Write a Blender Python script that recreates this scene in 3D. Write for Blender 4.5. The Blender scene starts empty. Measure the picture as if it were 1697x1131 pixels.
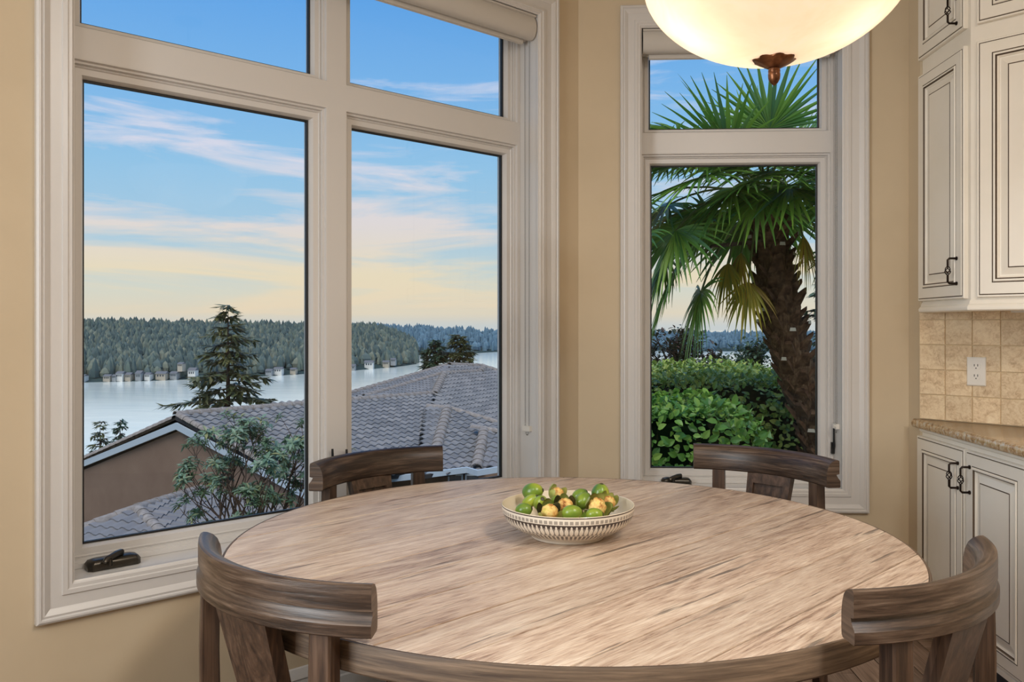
import bpy, bmesh, math, random
from mathutils import Vector, Matrix
PI = math.pi
R2 = math.sqrt(2)
random.seed(7)
SC = bpy.context.scene
COL = SC.collection

# ---------------------------------------------------------------- camera
F = 1400.0; CX = 848.5; Y0 = 541.0; CZ = 1.30
YAW = math.radians(2.8); CY, SY = math.cos(YAW), math.sin(YAW)
cam_d = bpy.data.cameras.new('camera'); cam = bpy.data.objects.new('camera', cam_d); COL.objects.link(cam)
cam.location = (0, 0, CZ); cam.rotation_euler = (PI / 2, 0, YAW)
cam_d.sensor_width = 36.0; cam_d.lens = F * 36.0 / 1697.0
cam_d.shift_y = -(565.5 - Y0) / 1697.0
cam_d.clip_start = 0.05; cam_d.clip_end = 20000
SC.camera = cam
SC.view_settings.view_transform = 'Standard'; SC.view_settings.look = 'None'
SC.view_settings.exposure = 0.0; SC.view_settings.gamma = 1.0
SC.view_settings.use_curve_mapping = False
try:
    SC.cycles.use_denoising = True
except Exception:
    pass

def lin(c):
    return tuple(((v / 255) / 12.92 if v / 255 <= 0.04045 else ((v / 255 + 0.055) / 1.055) ** 2.4) for v in c)

# ---------------------------------------------------------------- world: dusk sky with thin clouds
class NT:
    def __init__(s, tree): s.t = tree; s.n = tree.nodes; s.l = tree.links
    def add(s, typ, **kw):
        n = s.n.new(typ)
        for k, v in kw.items(): setattr(n, k, v)
        return n
    def put(s, sock, v):
        if isinstance(v, bpy.types.NodeSocket): s.l.new(v, sock)
        elif isinstance(v, (tuple, list)) and len(v) == 3 and sock.type == 'RGBA': sock.default_value = (*v, 1)
        else: sock.default_value = v
    def math(s, op, a, b=None, c=None, clamp=False):
        n = s.add('ShaderNodeMath', operation=op); n.use_clamp = clamp
        s.put(n.inputs[0], a)
        if b is not None: s.put(n.inputs[1], b)
        if c is not None: s.put(n.inputs[2], c)
        return n.outputs[0]
    def ramp(s, fac, stops, interp='LINEAR'):
        n = s.add('ShaderNodeValToRGB'); cr = n.color_ramp; cr.interpolation = interp
        while len(cr.elements) < len(stops): cr.elements.new(0.5)
        for e, (p, c) in zip(cr.elements, stops):
            e.position = p; e.color = (*c, 1) if len(c) == 3 else c
        s.put(n.inputs[0], fac); return n.outputs[0]
    def mix(s, fac, a, b, mode='MIX'):
        n = s.add('ShaderNodeMix', data_type='RGBA', blend_type=mode)
        s.put(n.inputs[0], fac); s.put(n.inputs[6], a); s.put(n.inputs[7], b); return n.outputs[2]
    def noise(s, vec, scale, detail=4, rough=0.5, dist=0.0, out=0):
        n = s.add('ShaderNodeTexNoise'); s.put(n.inputs['Vector'], vec)
        n.inputs['Scale'].default_value = scale; n.inputs['Detail'].default_value = detail
        n.inputs['Roughness'].default_value = rough; n.inputs['Distortion'].default_value = dist
        return n.outputs[out]
    def mapping(s, vec, scale=(1, 1, 1), rot=(0, 0, 0), loc=(0, 0, 0)):
        n = s.add('ShaderNodeMapping'); s.put(n.inputs[0], vec)
        n.inputs['Scale'].default_value = scale; n.inputs['Rotation'].default_value = rot; n.inputs['Location'].default_value = loc
        return n.outputs[0]

world = bpy.data.worlds.new('sky'); SC.world = world; world.use_nodes = True
wt = NT(world.node_tree); wt.n.clear()
tc = wt.add('ShaderNodeTexCoord'); sx = wt.add('ShaderNodeSeparateXYZ'); wt.l.new(tc.outputs['Generated'], sx.inputs[0])
zz = sx.outputs[2]
elev = wt.math('MULTIPLY', zz, 1.0)
ef = wt.math('MAXIMUM', elev, 0.0)
base = wt.ramp(ef, [(0.0, lin((205, 208, 210))), (0.015, lin((228, 214, 194))), (0.04, lin((218, 216, 204))), (0.07, lin((196, 212, 218))), (0.11, lin((170, 204, 230))),
                    (0.18, lin((150, 198, 236))), (0.27, lin((124, 182, 238))), (0.36, lin((100, 166, 236))), (0.6, lin((92, 150, 222))), (1.0, lin((86, 138, 210)))])
# flattened cloud coordinates: azimuth-like and elevation, from the direction itself
den = wt.math('SQRT', wt.math('ADD', wt.math('MULTIPLY', sx.outputs[0], sx.outputs[0]), wt.math('MULTIPLY', sx.outputs[1], sx.outputs[1])))
cmb = wt.add('ShaderNodeCombineXYZ')
wt.put(cmb.inputs[0], wt.math('DIVIDE', sx.outputs[0], den)); wt.put(cmb.inputs[1], wt.math('DIVIDE', sx.outputs[1], den))
wt.put(cmb.inputs[2], wt.math('MULTIPLY', wt.math('DIVIDE', zz, wt.math('ADD', den, 0.2)), 4.6))
cv = wt.mapping(cmb.outputs[0], loc=(3.1, 1.7, 0.35), rot=(0.10, -0.06, 0))
n1 = wt.noise(wt.mapping(cv, scale=(1, 1, 2.0)), 3.4, 9, 0.60, 0.55)
n2 = wt.noise(wt.mapping(cv, loc=(5, 2, 9)), 1.7, 3, 0.5)
cl = wt.math('ADD', wt.math('MULTIPLY', n1, 0.70), wt.math('MULTIPLY', n2, 0.42))
thr = wt.ramp(ef, [(0.0, (0.60,) * 3), (0.03, (0.55,) * 3), (0.06, (0.50,) * 3), (0.10, (0.525,) * 3), (0.2, (0.545,) * 3), (0.28, (0.59,) * 3), (0.36, (0.80,) * 3)])
cfac = wt.math('MULTIPLY', wt.math('SUBTRACT', cl, thr), 9.0, clamp=True)
cfac = wt.math('MULTIPLY', cfac, 0.8)
ccol = wt.ramp(ef, [(0.0, lin((236, 214, 190))), (0.06, lin((244, 222, 188))), (0.12, lin((240, 222, 218))), (0.2, lin((232, 224, 238))), (0.35, lin((222, 226, 244)))])
skyc = wt.mix(cfac, base, ccol)
bg = wt.add('ShaderNodeBackground'); wt.l.new(skyc, bg.inputs[0]); bg.inputs[1].default_value = 1.0
wo = wt.add('ShaderNodeOutputWorld'); wt.l.new(bg.outputs[0], wo.inputs[0])

# ---------------------------------------------------------------- added fill lamps, out of view
def area(name, loc, size, power, col, rot=(0, 0, 0), size_y=None):
    d = bpy.data.lights.new(name, 'AREA'); d.energy = power; d.color = col; d.size = size
    if size_y: d.shape = 'RECTANGLE'; d.size_y = size_y
    o = bpy.data.objects.new(name, d); COL.objects.link(o); o.location = loc; o.rotation_euler = rot; return o
FILL_TINT = (0.87, 0.94, 1.0)
area('ceiling_fill', (1.15, 0.70, 2.88), 0.35, 29, (1.0, 0.84, 0.66))  # added warm lamp, boosts the pendant's glow on the table
area('ceiling_fill', (-0.5, -0.25, 2.88), 0.4, 15, FILL_TINT)  # added overhead fill without fixtures, brightens the room
area('ceiling_fill', (1.5, -0.25, 2.88), 0.4, 42, FILL_TINT)
area('side_fill', (-1.98, -0.1, 1.75), 1.7, 92, (0.88, 0.95, 1.0), (0, -PI / 2, 0), 1.5)  # added fill from the left for the cabinet doors; no window built here
sd = bpy.data.lights.new('sun', 'SUN'); sd.energy = 3.1; sd.angle = math.radians(50); sd.color = (1.0, 0.91, 0.80)
so = bpy.data.objects.new('sun', sd); COL.objects.link(so); so.rotation_euler = (math.radians(28), 0, math.radians(-14))
# ---------------------------------------------------------------- frames of reference (metres)
YW = 3.72; CXR = 0.11                      # far window wall y, and the corner where the slanted wall starts
def PR(s, d, z): return Vector((s, YW + d, z))
def PL(s, d, z): return Vector((CXR - (s + d) / R2, YW + (-s + d) / R2, z))
def PX(s, d, z): return Vector((1.545 + d, 3.63 - s, z))                       # base / upper cabinet side, facing -x
def P45(s, d, z): return Vector((1.54 + (s + d) / R2, 3.63 + (-s + d) / R2, z))  # tiled 45 degree wall
def PU(s, d, z): return Vector((1.545 + (s + d) / R2, 3.21 + (-s + d) / R2, z))  # upper cabinet 45 degree front
def ident(x, y, z): return Vector((x, y, z))
def ray(px, py):
    a = (px - CX) / F
    return Vector((a * CY - SY, a * SY + CY, -(py - Y0) / F))
def AT(px, py, Z): return Vector((0, 0, CZ)) + ray(px, py) * Z
def cw(X, Z, z): return Vector((X * CY - Z * SY, X * SY + Z * CY, z))           # lens-aligned plan coordinates -> world

# ---------------------------------------------------------------- mesh helpers
class MB:
    def __init__(s): s.v = []; s.f = []; s.m = []; s.uv = None
    def add(s, vs, fs, mi=0):
        b = len(s.v); s.v += [Vector(p) for p in vs]
        s.f += [tuple(b + i for i in f) for f in fs]; s.m += [mi] * len(fs); return s
    def box(s, P, a0, a1, b0, b1, c0, c1, mi=0):
        vs = [P(a, b, c) for a in (a0, a1) for b in (b0, b1) for c in (c0, c1)]
        return s.add(vs, [(0, 1, 3, 2), (4, 6, 7, 5), (0, 4, 5, 1), (2, 3, 7, 6), (0, 2, 6, 4), (1, 5, 7, 3)], mi)
    def prism(s, pts, z0, z1, mi=0):
        n = len(pts)
        vs = [(x, y, z0) for x, y in pts] + [(x, y, z1) for x, y in pts]
        fs = [tuple(range(n))[::-1], tuple(range(n, 2 * n))] + [(i, (i + 1) % n, n + (i + 1) % n, n + i) for i in range(n)]
        return s.add(vs, fs, mi)
    def loops(s, loops, closed=True, cap0=False, cap1=False, mis=None, mi=0):
        n = len(loops[0]); b = len(s.v)
        for l in loops: s.v += [Vector(p) for p in l]
        for k in range(len(loops) - 1):
            for i in range(n if closed else n - 1):
                j = (i + 1) % n
                s.f.append((b + k * n + i, b + k * n + j, b + (k + 1) * n + j, b + (k + 1) * n + i)); s.m.append(mis[k] if mis else mi)
        if cap0: s.f.append(tuple(b + i for i in range(n))[::-1]); s.m.append(mi)
        if cap1: s.f.append(tuple(b + (len(loops) - 1) * n + i for i in range(n))); s.m.append(mi)
        return s
    def mold(s, P, o, i, prof, fill=False, mis=None):
        # o, i: (s0,s1,z0,z1) outer and inner rectangles; prof: [(fraction, depth)]
        L = []
        for f, d in prof:
            a0, a1, c0, c1 = [o[k] + (i[k] - o[k]) * f for k in range(4)]
            L.append([P(a0, d, c0), P(a1, d, c0), P(a1, d, c1), P(a0, d, c1)])
        return s.loops(L, True, False, fill, mis)
    def tube(s, pts, r, n=8, cap=True, mi=0):
        pts = [Vector(p) for p in pts]; L = []; up = Vector((0, 0, 1)); prev = None
        for k, p in enumerate(pts):
            t = (pts[min(k + 1, len(pts) - 1)] - pts[max(k - 1, 0)])
            if t.length < 1e-9: t = Vector((0, 0, 1))
            t.normalize()
            if prev is None:
                a = t.cross(up)
                if a.length < 1e-3: a = t.cross(Vector((1, 0, 0)))
            else: a = prev - t * prev.dot(t)
            a.normalize(); prev = a; b = t.cross(a)
            rr = r[k] if isinstance(r, (list, tuple)) else r
            L.append([p + (a * math.cos(2 * PI * i / n) + b * math.sin(2 * PI * i / n)) * rr for i in range(n)])
        return s.loops(L, True, cap, cap, mi=mi)
    def lathe(s, prof, c=(0, 0, 0), n=48, cap0=False, cap1=False, mi=0):
        return s.loops([[(c[0] + r * math.cos(2 * PI * i / n), c[1] + r * math.sin(2 * PI * i / n), c[2] + z) for i in range(n)] for r, z in prof], True, cap0, cap1, mi=mi)
    def mesh(s, name, mats, smooth=30, recalc=True):
        me = bpy.data.meshes.new(name); me.from_pydata([tuple(v) for v in s.v], [], s.f)
        for m in (mats if isinstance(mats, (list, tuple)) else [mats]): me.materials.append(m)
        me.polygons.foreach_set('material_index', s.m)
        if s.uv:
            ul = me.uv_layers.new(name='UVMap'); ul.data.foreach_set('uv', s.uv)
        if recalc or smooth:
            bm = bmesh.new(); bm.from_mesh(me)
            if recalc: bmesh.ops.recalc_face_normals(bm, faces=bm.faces)
            if smooth:
                lim = math.radians(smooth)
                for f in bm.faces: f.smooth = True
                for e in bm.edges:
                    e.smooth = len(e.link_faces) == 2 and e.calc_face_angle(9) < lim
            bm.to_mesh(me); bm.free()
        return me
    def build(s, name, mats, parent=None, smooth=30, recalc=True, kind=None, label=None):
        o = link(s.mesh(name, mats, smooth, recalc), name, parent)
        if kind: o['kind'] = kind
        if label: o['label'] = label
        return o
def link(me, name, parent=None, M=None):
    o = bpy.data.objects.new(name, me); COL.objects.link(o)
    if parent is not None:
        o.parent = parent
        if M is not None: o.matrix_basis = M
        else: o.matrix_basis = world_inv(parent)
    elif M is not None: o.matrix_basis = M
    return o
def world_of(o):
    m = o.matrix_basis.copy(); p = o.parent
    while p is not None: m = p.matrix_basis @ m; p = p.parent
    return m
def world_inv(p): return world_of(p).inverted()
def thing(name, label, cat, loc=(0, 0, 0), rz=0, group=None):
    o = bpy.data.objects.new(name, None); COL.objects.link(o); o.empty_display_size = 0.1
    o.matrix_basis = Matrix.Translation(loc) @ Matrix.Rotation(rz, 4, 'Z')
    o['label'] = label; o['category'] = cat
    if group: o['group'] = group
    return o
def tag(o, label, cat, group=None, kind=None):
    o['label'] = label; o['category'] = cat
    if group: o['group'] = group
    if kind: o['kind'] = kind
    return o
def struct(name, label=None):
    o = bpy.data.objects.new(name, None); COL.objects.link(o); o['kind'] = 'structure'
    if label: o['label'] = label
    return o
def sstruct(o, label=None):
    o['kind'] = 'structure'
    if label: o['label'] = label
    return o

# ---------------------------------------------------------------- materials
def mat(name, col=(0.5, 0.5, 0.5), rough=0.5, metal=0.0, fn=None, bump=None, spec=0.5, **kw):
    m = bpy.data.materials.new(name); m.use_nodes = True; t = NT(m.node_tree); t.n.clear()
    p = t.add('ShaderNodeBsdfPrincipled'); out = t.add('ShaderNodeOutputMaterial'); t.l.new(p.outputs[0], out.inputs[0])
    p.inputs['Base Color'].default_value = (*col, 1); p.inputs['Roughness'].default_value = rough; p.inputs['Metallic'].default_value = metal
    p.inputs['Specular IOR Level'].default_value = spec
    for k, v in kw.items(): p.inputs[k.replace('_', ' ')].default_value = v
    if fn: fn(t, p)
    return m
def objco(t, scale=(1, 1, 1), rot=(0, 0, 0), rnd=True):
    c = t.add('ShaderNodeTexCoord').outputs['Object']
    c = t.mapping(c, rot=rot)
    c = t.mapping(c, scale=scale)
    if rnd:
        oi = t.add('ShaderNodeObjectInfo'); v = t.add('ShaderNodeVectorMath', operation='ADD'); cb = t.add('ShaderNodeCombineXYZ')
        r = t.math('MULTIPLY', oi.outputs['Random'], 37.0)
        for k in range(3): t.put(cb.inputs[k], r)
        t.l.new(c, v.inputs[0]); t.l.new(cb.outputs[0], v.inputs[1]); return v.outputs[0], oi.outputs['Random']
    return c, None
def bump(t, p, h, strength=0.3, dist=0.01):
    b = t.add('ShaderNodeBump'); b.inputs['Strength'].default_value = strength; b.inputs['Distance'].default_value = dist
    t.put(b.inputs['Height'], h); t.l.new(b.outputs[0], p.inputs['Normal'])
def speck(cols, scale, detail=5, bs=0.0, bd=0.003, rnd=True, dist=0.0, vec=(1, 1, 1), rough=None):
    def fn(t, p):
        c, r = objco(t, vec, rnd=rnd)
        n = t.noise(c, scale, detail, 0.6, dist)
        k = len(cols); lo, hi = 0.3, 0.7
        t.put(p.inputs['Base Color'], t.ramp(n, [(lo + (hi - lo) * i / (k - 1), lin(q)) for i, q in enumerate(cols)]))
        if bs: bump(t, p, n, bs, bd)
    return fn
def wood(cols, rot=0.0, grain=1.0, bs=0.5, bd=0.002, cracks=True, tint=0.12, ring=7.0, ct=0.62, lo=0.42, axis='x', fx=3.5, fy=130):
    # grain runs along local X after rotating by rot about Z
    def fn(t, p):
        c, r = objco(t, rot=(0, 0, -rot) if axis == 'x' else (0, PI / 2, 0))
        if axis == 'uv':
            va = t.add('ShaderNodeVectorMath', operation='ADD'); cb_ = t.add('ShaderNodeCombineXYZ'); t.put(cb_.inputs[0], t.math('MULTIPLY', r, 31.0)); t.put(cb_.inputs[2], r)
            t.l.new(t.add('ShaderNodeUVMap').outputs[0], va.inputs[0]); t.l.new(cb_.outputs[0], va.inputs[1]); c = va.outputs[0]
        fine = t.noise(t.mapping(c, scale=(fx * grain, fy * grain, 60 * grain)), 1.0, 5, 0.65, 0.4)
        cath = t.noise(t.mapping(c, scale=(0.9 * grain, ring * grain, 5 * grain)), 1.0, 3, 0.45, 0.8)
        rings = t.math('FRACT', t.math('MULTIPLY', cath, 9.0))
        rings = t.math('ABSOLUTE', t.math('SUBTRACT', rings, 0.5))
        big = t.noise(t.mapping(c, scale=(1.2, 4.5, 3)), 1.0, 3, 0.5)
        v = t.math('ADD', t.math('MULTIPLY', fine, 0.62), t.math('ADD', t.math('MULTIPLY', rings, 0.22), t.math('MULTIPLY', big, 0.32)))
        k = len(cols)
        col = t.ramp(v, [(lo + (0.69 - lo) * i / (k - 1), lin(q)) for i, q in enumerate(cols)])
        v3 = v
        if cracks:
            cr = t.noise(t.mapping(c, scale=(2.2, 46, 9)), 1.0, 4, 0.6, 0.25)
            cm = t.math('MULTIPLY', t.math('SUBTRACT', cr, ct), 16.0, clamp=True)
            col = t.mix(t.math('MULTIPLY', cm, 0.7), col, lin([q * 0.42 for q in cols[0]]))
            v3 = t.math('SUBTRACT', v, t.math('MULTIPLY', cm, 0.5))
        hsv = t.add('ShaderNodeHueSaturation'); t.put(hsv.inputs['Color'], col)
        t.put(hsv.inputs['Value'], t.math('ADD', 1.0 - tint / 2, t.math('MULTIPLY', r, tint)))
        t.l.new(hsv.outputs[0], p.inputs['Base Color'])
        bump(t, p, v3, bs, bd)
    return fn
def leafm(name, cols, rough=0.4):
    def fn(t, p):
        g = t.add('ShaderNodeNewGeometry').outputs['Random Per Island']
        oi = t.add('ShaderNodeObjectInfo').outputs['Random']
        v = t.math('FRACT', t.math('ADD', g, oi))
        k = len(cols)
        c = t.ramp(v, [(i / (k - 1), lin(q)) for i, q in enumerate(cols)])
        t.put(p.inputs['Base Color'], c)
        tr = t.add('ShaderNodeBsdfTranslucent'); t.put(tr.inputs[0], c)
        ms = t.add('ShaderNodeMixShader'); ms.inputs[0].default_value = 0.28
        out = [n for n in t.n if n.type == 'OUTPUT_MATERIAL'][0]
        t.l.new(p.outputs[0], ms.inputs[1]); t.l.new(tr.outputs[0], ms.inputs[2]); t.l.new(ms.outputs[0], out.inputs[0])
    return mat(name, rough=rough, fn=fn)

M = {}
M['wall'] = mat('wall_paint', rough=0.75, spec=0.3, fn=speck([(198, 180, 152), (202, 184, 156), (204, 186, 158)], 3, 3, 0.04, 0.002, False))
M['ceiling'] = mat('ceiling_paint', lin((225, 215, 200)), 0.8)
M['trim'] = mat('trim_paint', lin((207, 203, 199)), 0.33)
M['shade'] = mat('shade_fabric', lin((196, 190, 182)), 0.6, fn=None)
M['cabinet'] = mat('cabinet_paint', rough=0.38, fn=speck([(234, 226, 211), (238, 230, 216), (240, 233, 220)], 4, 3, rnd=False))
M['glaze'] = mat('cabinet_glaze', lin((92, 76, 60)), 0.5)
M['iron'] = mat('dark_iron', lin((44, 34, 28)), 0.4, 0.8)
M['bronze'] = mat('bronze_finish', rough=0.35, metal=0.85, fn=speck([(70, 44, 30), (120, 78, 52), (150, 104, 72)], 30, 3, 0.2, 0.002))
M['hardware'] = mat('grey_bronze_hardware', lin((70, 66, 60)), 0.3, 0.75)
M['black'] = mat('black_seal', lin((22, 22, 24)), 0.5)
M['plastic'] = mat('white_plastic', lin((222, 216, 206)), 0.35)
M['chainm'] = mat('bead_chain', lin((120, 114, 106)), 0.4, 0.6)
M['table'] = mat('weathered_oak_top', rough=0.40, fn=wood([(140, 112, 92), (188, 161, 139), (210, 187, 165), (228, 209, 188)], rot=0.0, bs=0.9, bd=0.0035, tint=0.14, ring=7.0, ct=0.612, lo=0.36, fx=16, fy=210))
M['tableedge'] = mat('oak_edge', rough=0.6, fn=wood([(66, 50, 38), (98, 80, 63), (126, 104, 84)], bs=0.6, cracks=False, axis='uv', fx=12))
M['chair'] = mat('grey_brown_oak', rough=0.36, fn=wood([(42, 30, 22), (66, 50, 39), (88, 71, 58), (112, 94, 80)], bs=0.6, cracks=False, ring=9, axis='uv', fx=9))
M['seatw'] = mat('grey_brown_oak_seat', rough=0.42, fn=wood([(46, 35, 28), (78, 62, 51), (104, 87, 73), (130, 113, 98)], bs=0.5, cracks=False, ring=6))
M['chairv'] = mat('grey_brown_oak_upright', rough=0.45, fn=wood([(44, 30, 21), (72, 52, 38), (96, 74, 58)], rot=0, bs=0.4, cracks=False, axis='z'))
M['floor'] = mat('floor_board', rough=0.4, fn=wood([(110, 88, 74), (140, 116, 100), (160, 136, 118)], rot=0, bs=0.2, cracks=False, tint=0.3))
M['grout'] = mat('grout', lin((228, 206, 168)), 0.85)
def tilefn(t, p):
    c, r = objco(t)
    n = t.noise(c, 55, 8, 0.75, 1.2); n2 = t.noise(c, 12, 4, 0.6, 1.5)
    v = t.math('ADD', t.math('MULTIPLY', n, 0.6), t.math('MULTIPLY', n2, 0.4))
    col = t.ramp(v, [(0.36, lin((178, 150, 116))), (0.44, lin((206, 178, 142))), (0.52, lin((222, 198, 162))), (0.66, lin((234, 214, 180)))])
    h = t.add('ShaderNodeHueSaturation'); t.put(h.inputs['Color'], col); t.put(h.inputs['Value'], t.math('ADD', 0.9, t.math('MULTIPLY', r, 0.2))); t.l.new(h.outputs[0], p.inputs['Base Color'])
    bump(t, p, n, 0.35, 0.002)
M['tile'] = mat('travertine', rough=0.55, fn=tilefn)
def granfn(t, p):
    c, r = objco(t, rnd=False)
    n = t.noise(c, 45, 6, 0.75, 0.4); n2 = t.noise(t.mapping(c, loc=(3, 3, 3)), 130, 3, 0.6)
    col = t.ramp(n, [(0.34, lin((92, 74, 56))), (0.43, lin((170, 132, 90))), (0.52, lin((196, 168, 128))), (0.62, lin((200, 192, 176))), (0.72, lin((150, 150, 146)))])
    dk = t.math('MULTIPLY', t.math('SUBTRACT', n2, 0.63), 20, clamp=True)
    t.put(p.inputs['Base Color'], t.mix(t.math('MULTIPLY', dk, 0.8), col, lin((60, 46, 38))))
M['granite'] = mat('granite', rough=0.14, fn=granfn)
def glassfn(name, tint=(0.97, 0.99, 0.98)):
    m = bpy.data.materials.new(name); m.use_nodes = True; t = NT(m.node_tree); t.n.clear()
    tr = t.add('ShaderNodeBsdfTransparent'); tr.inputs[0].default_value = (*tint, 1)
    gl = t.add('ShaderNodeBsdfGlossy'); gl.inputs['Roughness'].default_value = 0.0
    fr = t.add('ShaderNodeFresnel'); fr.inputs[0].default_value = 1.22
    ms = t.add('ShaderNodeMixShader'); out = t.add('ShaderNodeOutputMaterial')
    t.l.new(fr.outputs[0], ms.inputs[0]); t.l.new(tr.outputs[0], ms.inputs[1]); t.l.new(gl.outputs[0], ms.inputs[2]); t.l.new(ms.outputs[0], out.inputs[0])
    return m
M['glass'] = glassfn('window_glass')

# ---------------------------------------------------------------- room shell
OUTL = [(-2.21, -3.2), (3.2, -3.2), (3.2, 2.42), (1.66, 3.96), (0.01, 3.96), (-2.21, 1.74)]
floor_o = sstruct(MB().prism(OUTL, -0.12, -0.012).build('floor', M['black']), 'dark grey-brown wooden board floor under the table')
fb = random.Random(3)
nb = 0
for ix in range(12):
    x0 = 0.9 + ix * 0.125 - 0.9
    if x0 > 2.4: continue
    y = 0.6 + fb.random() * 0.5
    while y < 3.6:
        L = 0.9 + fb.random() * 0.5
        if nb < 60:
            m = MB(); m.box(ident, -0.0605, 0.0605, -L / 2 + 0.001, L / 2 - 0.001, -0.012, 0.0)
            # rotate so the grain follows local X
            mm = MB(); mm.box(ident, -L / 2 + 0.001, L / 2 - 0.001, -0.0605, 0.0605, -0.012, 0.0)
            link(mm.mesh('plank', M['floor'], 0), 'plank', floor_o, Matrix.Translation((x0 + 0.0625, y + L / 2, 0)) @ Matrix.Rotation(PI / 2, 4, 'Z')); nb += 1
        y += L
mm = MB()
for ix in range(-16, 24):
    x0 = ix * 0.125
    for ys in ((-3.0, -1.2), (-1.2, 0.6), (0.6, 2.1), (2.1, 3.6)):
        if 0 <= ix < 12 and ys[0] >= 0.6: continue
        if ys[1] - x0 > 3.75 or x0 + ys[0] > 5.0: continue
        mm.box(ident, x0 + 0.001, x0 + 0.124, ys[0] + 0.001, ys[1] - 0.001, -0.012, 0.0)
mm.build('boards', M['floor'], floor_o, 0, kind='stuff')
sstruct(MB().prism(OUTL, 2.9, 3.0).build('ceiling', M['ceiling']), 'plain pale ceiling')

TH = 0.24; MT = TH * math.tan(PI / 8)
def wall_with_hole(P, sa, sb, ma, mb, o, name, label):
    m = MB(); H = 2.9
    def pr(s0, s1, e0, e1, z0, z1):
        vs = [P(s0, 0, z0), P(s1, 0, z0), P(s1 + e1, TH, z0), P(s0 + e0, TH, z0), P(s0, 0, z1), P(s1, 0, z1), P(s1 + e1, TH, z1), P(s0 + e0, TH, z1)]
        m.add(vs, [(0, 1, 2, 3), (4, 5, 6, 7), (0, 1, 5, 4), (1, 2, 6, 5), (2, 3, 7, 6), (3, 0, 4, 7)])
    pr(sa, o[0], ma, 0, 0, H); pr(o[1], sb, 0, mb, 0, H); pr(o[0], o[1], 0, 0, 0, o[2]); pr(o[0], o[1], 0, 0, o[3], H)
    return sstruct(m.build(name, M['wall'], None, 0), label)
OL = (0.255, 2.035, 0.597, 2.603); OR_ = (0.385, 1.245, 0.597, 2.603)
g = 0.018
wall_with_hole(PL, 0, 3.0, -MT, MT, (OL[0] - g, OL[1] + g, OL[2] - g, OL[3] + g), 'wall_left', 'tan painted slanted wall around the wide window')
wall_with_hole(PR, CXR, 1.53, -MT, TH, (OR_[0] - g, OR_[1] + g, OR_[2] - g, OR_[3] + g), 'wall_far', 'tan painted wall around the narrow window')
xl = CXR - 3.0 / R2; yl = YW - 3.0 / R2
sstruct(MB().prism([(xl - 0.2, -3.1), (xl, -3.1), (xl, yl), (xl - 0.17, yl + 0.17), (xl - 0.2, yl + .1)], 0, 2.9).build('wall_side', M['wall'], None, 0), 'tan wall running back on the left')
sstruct(MB().box(ident, -2.3, 3.3, -3.2, -3.0, 0, 2.9).build('wall_back', M['wall'], None, 0), 'tan wall behind the camera')
sstruct(MB().prism([(1.53, 3.72), (1.54, 3.63), (3.0, 2.17), (3.2, 2.17), (3.2, 2.4), (1.66, 3.96), (1.53, 3.96)], 0, 2.9).build('wall_right', M['wall'], None, 0), 'tan wall behind the corner cabinets')
sstruct(MB().box(ident, 3.0, 3.2, -3.0, 2.17, 0, 2.9).build('wall_kitchen', M['wall'], None, 0), 'tan wall running back on the right')
# baseboards
def baseboard(P, s0, s1, name):
    prof = [(0, 0.0), (-0.016, 0.0), (-0.016, 0.10), (-0.013, 0.106), (-0.013, 0.128), (-0.016, 0.134), (-0.012, 0.15), (-0.006, 0.165), (0, 0.168)]
    m = MB(); m.loops([[P(s, d, z) for d, z in prof] for s in (s0, s1)], False)
    m.add([P(s0, d, z) for d, z in prof], [tuple(range(len(prof)))]); m.add([P(s1, d, z) for d, z in prof], [tuple(range(len(prof)))])
    sstruct(m.build(name, M['trim'], None, 25), 'white stepped baseboard along the ' + ('slanted' if name.endswith('left') else 'far') + ' wall')
baseboard(PL, 0.006, 2.99, 'baseboard_left'); baseboard(PR, CXR + 0.006, 1.528, 'baseboard_far')

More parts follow.
